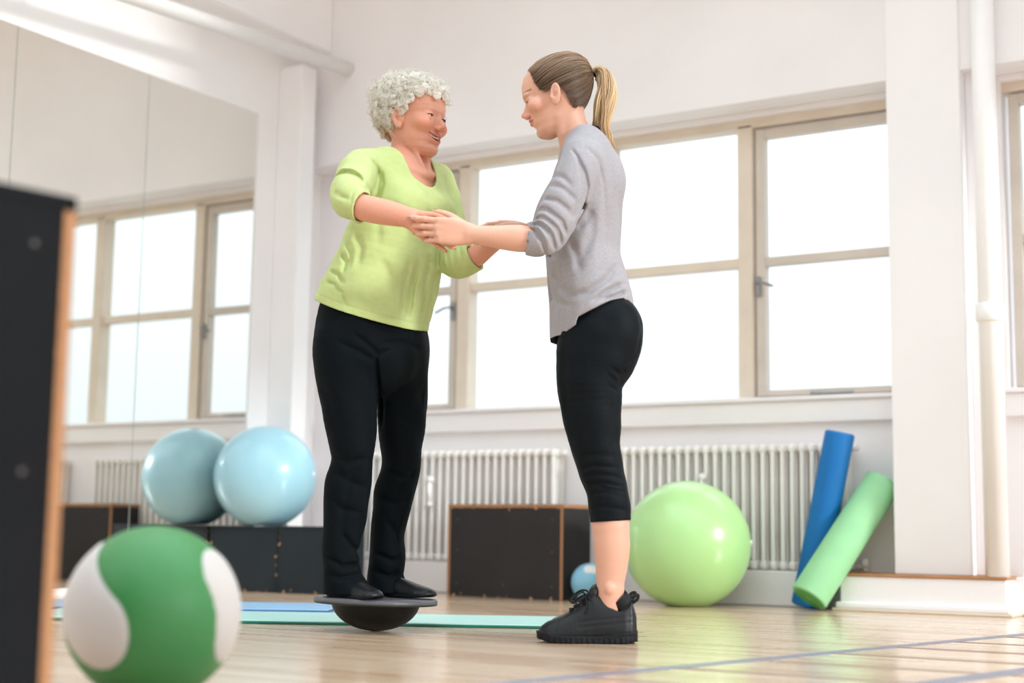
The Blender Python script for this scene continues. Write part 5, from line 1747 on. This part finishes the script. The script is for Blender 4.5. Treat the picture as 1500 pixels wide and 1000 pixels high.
# ---- curly white hair
ch = np.array([-0.012, 0, 0.128])
def old_hair_ok(P):
    x, y, z = P.T
    low = np.where(x > 0.050, 0.167, np.where(x > 0.010, 0.112 + (x - 0.010) * 1.37, np.where(x > -0.018, 0.130, 0.066)))
    return z > low
n0 = rng.normal(size=(5200, 3)); n0 /= np.linalg.norm(n0, axis=1)[:, None]
r0_ = skull_radius(Ho, n0, ch)
root = ch + n0 * r0_[:, None]
kq = old_hair_ok(root)
n0, root = n0[kq][:1250], root[kq][:1250]
NC = len(n0); Mh = 12; G = 3
s1 = np.linspace(0, 1, Mh)
rv = rng.normal(size=(NC, 3)); tan = rv - (rv * n0).sum(1, keepdims=True) * n0
tan += 0.6 * (np.array([0.5, 0, -0.6]) - (n0 @ np.array([0.5, 0, -0.6]))[:, None] * n0) * (root[:, 2:3] < 0.19)
tan /= np.linalg.norm(tan, axis=1)[:, None]
bit = np.cross(n0, tan)
hgt = rng.uniform(0.006, 0.024, NC) * (0.55 + 0.65 * np.clip((root[:, 2] - 0.06) / 0.12, 0, 1)) * (1 + 0.35 * np.clip(-root[:, 0] / 0.1, 0, 1))
cr_ = rng.uniform(0.006, 0.0115, NC); turns = rng.uniform(0.9, 1.6, NC); drift = rng.uniform(0.006, 0.022, NC)
an = 2 * math.pi * turns[:, None] * s1[None, :] ** 1.15
rad_c = cr_[:, None] * (0.35 + 0.65 * np.sin(np.minimum(s1 * 1.6, 1) * math.pi / 2))[None, :]
cen_ = root[:, None, :] + n0[:, None, :] * (hgt[:, None] * np.sin(np.minimum(s1 * 1.5, 1) * math.pi / 2)[None, :])[..., None] + tan[:, None, :] * (drift[:, None] * s1[None, :])[..., None]
hel = (np.cos(an) * rad_c)[..., None] * tan[:, None, :] * 0.9 + (np.sin(an) * rad_c)[..., None] * (0.55 * n0 + 0.75 * bit)[:, None, :]
mainp = cen_ + hel - hel[:, :1]
allp = []
for g in range(G):
    off = rng.normal(size=(NC, 1, 3)) * 0.0020 + rng.normal(size=(NC, 1, 3)) * 0.0022 * s1[None, :, None]
    allp.append(mainp + off)
allp = np.concatenate(allp)
# keep the curls off the face
bad = (allp[..., 0] > 0.060) & (allp[..., 2] < 0.150)
allp[..., 2] = np.where(bad, 0.150 + 0.3 * (allp[..., 2] - 0.150), allp[..., 2])
paths = Ho.to(allp.reshape(-1, 3)).reshape(allp.shape)
rad = np.full(allp.shape[:2], 0.0007); rad[:, -3:] *= np.array([0.85, 0.65, 0.4])
co1, f1 = strands(paths, rad)
tone = rng.uniform(0, 1, NC)
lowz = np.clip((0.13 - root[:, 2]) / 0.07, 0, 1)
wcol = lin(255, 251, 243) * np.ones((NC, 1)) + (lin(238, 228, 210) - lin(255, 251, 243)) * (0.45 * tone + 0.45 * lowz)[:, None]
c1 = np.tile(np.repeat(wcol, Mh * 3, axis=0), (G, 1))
# the mass of curls under the loose strands
hb = Ho.to(np.array([[x, y, z] for x in (-0.16, 0.13) for y in (-0.13, 0.13) for z in (0.03, 0.27)]))
lo_, hi_ = hb.min(0), hb.max(0)
F = Field(*[axis_range([(lo_[a], hi_[a], 0.0021)]) for a in range(3)])
sl_ = (slice(None),) * 3
cz = Ho.canon(F, sl_)
low_ = np.where(cz[0] > 0.050, 0.167, np.where(cz[0] > 0.010, 0.112 + (cz[0] - 0.010) * 1.37, np.where(cz[0] > -0.018, 0.130, 0.066)))
F.d = np.maximum(Ho.skull_val(cz, 0.006), (low_ - cz[2]) * Ho.s).astype(np.float32)
for a in range(0, NC, 3):
    pc = root[a] + n0[a] * hgt[a] * 0.62 + tan[a] * drift[a] * 0.5
    ctr = Ho.to(pc)[0]
    rr_ = cr_[a] * 0.92 * Ho.s
    e1_ = (Ho.R @ tan[a]); e2_ = (Ho.R @ (0.55 * n0[a] + 0.75 * bit[a])); e2_ /= np.linalg.norm(e2_)
    aa = np.linspace(0.3, 5.6, 7)
    F.tube([ctr + rr_ * (e1_ * math.cos(q) + e2_ * math.sin(q)) for q in aa], 0.0054, None, Ho.R @ n0[a], 0.0035, 1)
F.wrinkle(0.0007, [(700, (1, 1, 1)), (900, (1, 1, 1)), (1100, (1, 1, 1))], 4)
face_ = (cz[0] > 0.055) & (cz[2] < 0.150)
F.d = np.where(face_, np.maximum(F.d, 0.002), F.d).astype(np.float32)
coc, qdc = F.mesh(1)
del F
cc_ = Ho.inv(coc)
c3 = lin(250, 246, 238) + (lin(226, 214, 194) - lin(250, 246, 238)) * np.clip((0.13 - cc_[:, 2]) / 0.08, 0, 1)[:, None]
allh = np.vstack([co1, coc])
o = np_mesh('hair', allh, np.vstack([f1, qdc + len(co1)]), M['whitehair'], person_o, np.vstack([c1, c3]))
o['label'] = 'short curly white hair'
volume_normals(o, allh, Ho.pt(-0.012, 0, 0.11), 0.35)

# ---- trousers
xs = axis_range([(-0.24, 0.20, 0.003)]); ys = axis_range([(-0.22, 0.22, 0.0032)]); zs = axis_range([(-0.02, 0.88, 0.0032)])
F = Field(xs, ys, zs)
for rows, w in ((o_legR, WR), (o_legL, WL)):
    P, A, B = silh(OFm, rows, w)
    F.tube(P, A, B, (1, 0, 0), 0.008, 4)
P = np.array([J(543, 515), J(544, 480), J(547, 445)])
F.tube(P, [0.186, 0.186, 0.176], [0.148, 0.146, 0.136], rgt_o, 0.02, 3)
j2 = lambda L: np.array([J(a, b, -0.12)[[0, 2]] for a, b in L])
for pts, r_, dep in [([(552, 520), (553, 560), (554, 620)], 0.006, 0.008), ([(520, 492), (540, 506), (556, 520), (575, 510)], 0.008, 0.005), ([(556, 505), (585, 500), (615, 505)], 0.008, 0.004), ([(500, 505), (530, 518), (550, 530)], 0.009, 0.004),
                     ([(488, 668), (510, 676), (540, 672)], 0.010, 0.005), ([(484, 690), (505, 700), (535, 715)], 0.012, 0.004), ([(478, 720), (500, 745), (530, 752)], 0.010, 0.004), ([(520, 690), (505, 740), (500, 800)], 0.014, 0.004),
                     ([(500, 780), (515, 800), (528, 815)], 0.009, 0.005), ([(476, 812), (500, 828), (525, 826)], 0.008, 0.006), ([(480, 840), (500, 846), (528, 842)], 0.008, 0.005),
                     ([(562, 690), (585, 696), (608, 690)], 0.010, 0.005), ([(550, 728), (575, 735), (600, 722)], 0.010, 0.004), ([(560, 760), (580, 785), (592, 800)], 0.010, 0.005), ([(600, 720), (585, 760), (575, 800)], 0.012, 0.004),
                     ([(545, 812), (570, 822), (592, 812)], 0.008, 0.006), ([(542, 838), (565, 846), (588, 836)], 0.008, 0.005), ([(465, 560), (490, 590), (500, 640)], 0.014, 0.003), ([(620, 560), (600, 600), (590, 640)], 0.014, 0.003)]:
    F.fold(j2(pts), r_, dep * 1.5, -1, 0.03)
F.wrinkle(0.0012, [(30, (1, 1, .7)), (45, (1, 1, 1)), (70, (1, 1, 1.4)), (26, (1, 1, 2))], 8)
Z = F.grid((slice(None),) * 3)[2]
zc = J(520, 868, -0.09)[2]
F.d = np.maximum(F.d, (0.010 - Z).astype(np.float32))
for (a, b, w) in ((507, 872, WR), (568, 870, WL)):
    F.ell(J(a, b + 6, w), (0.050, 0.050, 0.030), None, 0.004, 'sub')
co, qd = F.mesh(2)
o = np_mesh('trousers', co, qd, M['trouser'], person_o)
o['label'] = 'long black trousers'
del F

# ---- lime top
xs = axis_range([(-0.24, 0.33, 0.003)]); ys = axis_range([(-0.43, 0.24, 0.0032)]); zs = axis_range([(0.72, 1.42, 0.003)])
F = Field(xs, ys, zs)
srow = [(250, 585, .125, .080), (256, 585, .148, .090), (264, 586, .160, .100), (290, 588, .166, .116), (330, 585, .166, .124), (390, 571, .181, .142), (430, 556, .190, .152), (462, 545, .196, .158), (505, 540, .200, .162)]
torso(F, 0.0, 0.02, 4, srow)
for g in (-1, 1):
    F.ell(J(588, 312) + fwd_o * 0.082 + g * 0.070 * rgt_o, (0.062, 0.062, 0.062), None, 0.04)
F.tube([J(557, 245, -0.055)] + [J(*p) for p in uarm_n], [0.052, 0.061, 0.060, 0.0555, 0.0475], None, (0, 0, 1), 0.016, 4)
F.tube([J(628, 262, 0.08)] + [J(*p) for p in uarm_f], [0.050, 0.056, 0.056, 0.052, 0.050, 0.046], None, (0, 1, 0), 0.016, 4)
j2 = lambda L: np.array([J(a, b, -0.2)[[0, 2]] for a, b in L])
for pts, r_, dep in [([(492, 262), (512, 262), (530, 270), (537, 280)], 0.006, 0.010), ([(500, 255), (522, 258), (536, 268)], 0.004, -0.004), ([(548, 232), (553, 255), (548, 278), (541, 290)], 0.007, 0.009), ([(556, 240), (558, 262), (552, 285)], 0.006, 0.005),
                     ([(541, 228), (550, 242), (552, 262)], 0.004, 0.004), ([(497, 296), (508, 306), (522, 312)], 0.008, 0.004), ([(534, 285), (526, 302), (523, 322)], 0.003, 0.002)]:
    F.fold(j2(pts), r_, dep * 1.5, -1, -0.03)
j2 = lambda L: np.array([J(a, b, -0.13)[[0, 2]] for a, b in L])
for pts, r_, dep in [([(500, 370), (508, 385), (504, 402)], 0.007, 0.006), ([(483, 395), (497, 404), (505, 418)], 0.006, 0.006), ([(520, 340), (530, 365), (526, 392)], 0.012, 0.004), ([(612, 380), (603, 420), (598, 460)], 0.008, 0.005),
                     ([(628, 370), (618, 420), (612, 470)], 0.008, 0.005), ([(598, 385), (590, 430), (588, 465)], 0.008, 0.004), ([(560, 380), (575, 410), (580, 440)], 0.014, 0.003), ([(625, 300), (632, 330), (630, 360)], 0.010, 0.004),
                     ([(590, 320), (600, 345), (598, 372)], 0.014, 0.003), ([(545, 300), (555, 330), (556, 360)], 0.014, 0.003), ([(494, 425), (505, 432), (510, 452)], 0.005, 0.004), ([(636, 395), (626, 440), (618, 478)], 0.007, 0.005), ([(606, 400), (598, 440), (594, 468)], 0.006, 0.004), ([(575, 300), (590, 312), (612, 318)], 0.010, 0.003), ([(505, 350), (515, 372), (512, 395)], 0.008, 0.004), ([(478, 412), (492, 418), (500, 430)], 0.005, 0.004), ([(640, 320), (642, 350), (636, 385)], 0.010, 0.004)]:
    F.fold(j2(pts), r_ * 0.95, dep * 2.2, -1, -0.02)
j3 = lambda L: np.array([J(a, b, -0.02)[[0, 2]] for a, b in L])
for pts, r_, dep in [([(657, 352), (655, 375), (660, 398)], 0.005, 0.008), ([(666, 350), (664, 378), (668, 402)], 0.005, 0.008), ([(672, 356), (676, 380), (676, 402)], 0.004, 0.006), ([(650, 360), (648, 385), (653, 396)], 0.004, 0.006)]:
    F.fold(j3(pts), r_ * 1.2, dep * 0.6, -1, 0.2)
torso(F, -0.012, 0.004, 4, srow)
F.tube([J(*p) for p in uarm_n], np.array([0.061, 0.060, 0.0555, 0.0475]) - 0.010, None, (0, 0, 1), 0.004, 4)
F.tube([J(*p) for p in uarm_f], np.array([0.056, 0.056, 0.052, 0.050, 0.046]) - 0.008, None, (0, 1, 0), 0.004, 4)
F.wrinkle(0.0010, [(26, (1, 1, .6)), (40, (1, 1, 1)), (66, (1, 1, .8)), (90, (1, 1, 1))], 15)
# hem on a slanting plane
A_, B_, C_ = J(463, 437, -0.05), J(535, 465, -0.15), J(622, 485, -0.02)
nrm = np.cross(B_ - A_, C_ - A_); nrm /= nrm[2]
X, Y_, Z = F.grid((slice(None),) * 3)
zh = A_[2] - nrm[0] * (X - A_[0]) - nrm[1] * (Y_ - A_[1])
F.d += (0.0022 * np.exp(-((Z - zh - 0.022) / 0.0025) ** 2)).astype(np.float32)
F.d = np.maximum(F.d, np.where((X < 0.30) & (Z < 1.0), zh - Z, -1)).astype(np.float32)
# scoop neck and cuffs
F.tube([J(584, 200), J(586, 230), J(600, 247, -0.022), J(612, 257, -0.048)], [0.082, 0.084, 0.078, 0.062], [0.074, 0.076, 0.072, 0.058], rgt_o, 0.004, 4, 'sub')
F.tube([J(524, 301, -0.338), J(545, 307, -0.358), J(570, 312, -0.375)], [0.041, 0.0425, 0.046], None, (0, 0, 1), 0.002, 2, 'sub')
F.tube([J(684, 383, -0.028), J(702, 371, -0.05), J(715, 362, -0.065)], [0.0355, 0.037, 0.040], None, (0, 1, 0), 0.002, 2, 'sub')
cA, cB = J(514, 298, -0.325), J(545, 307, -0.358)
dn = (cB - cA) / np.linalg.norm(cB - cA); cp = J(531, 304.5, -0.346)
pl_ = (X - cp[0]) * dn[0] + (Y_ - cp[1]) * dn[1] + (Z - cp[2]) * dn[2]
F.d = np.where(Y_ < -0.27, np.maximum(F.d, pl_), F.d).astype(np.float32)
cA, cB = J(672, 386, -0.015), J(713, 362, -0.060)
dn = (cB - cA) / np.linalg.norm(cB - cA); cp = J(694, 375, -0.045)
pl_ = (X - cp[0]) * dn[0] + (Y_ - cp[1]) * dn[1] + (Z - cp[2]) * dn[2]
F.d = np.where((X > J(668, 386, 0)[0]) & (Z < 1.12), np.maximum(F.d, pl_), F.d).astype(np.float32)
co, qd = F.mesh(2)
o = np_mesh('top', co, qd, M['lime_knit'], person_o)
o['label'] = 'lime green scoop-neck top with three-quarter sleeves'
del F
# flat black shoes
zf = 0.0008
for h_, t_, fl in (((484, 872, WR + 0.02), (556, 872, WR - 0.10), 1), ((553, 870, WL + 0.02), (636, 878, WL - 0.10), -1)):
    a, b = J(*h_), J(*t_)
    a[2] = b[2] = zf
    shoe(person_o, a, b, 'shoe', False, fl)
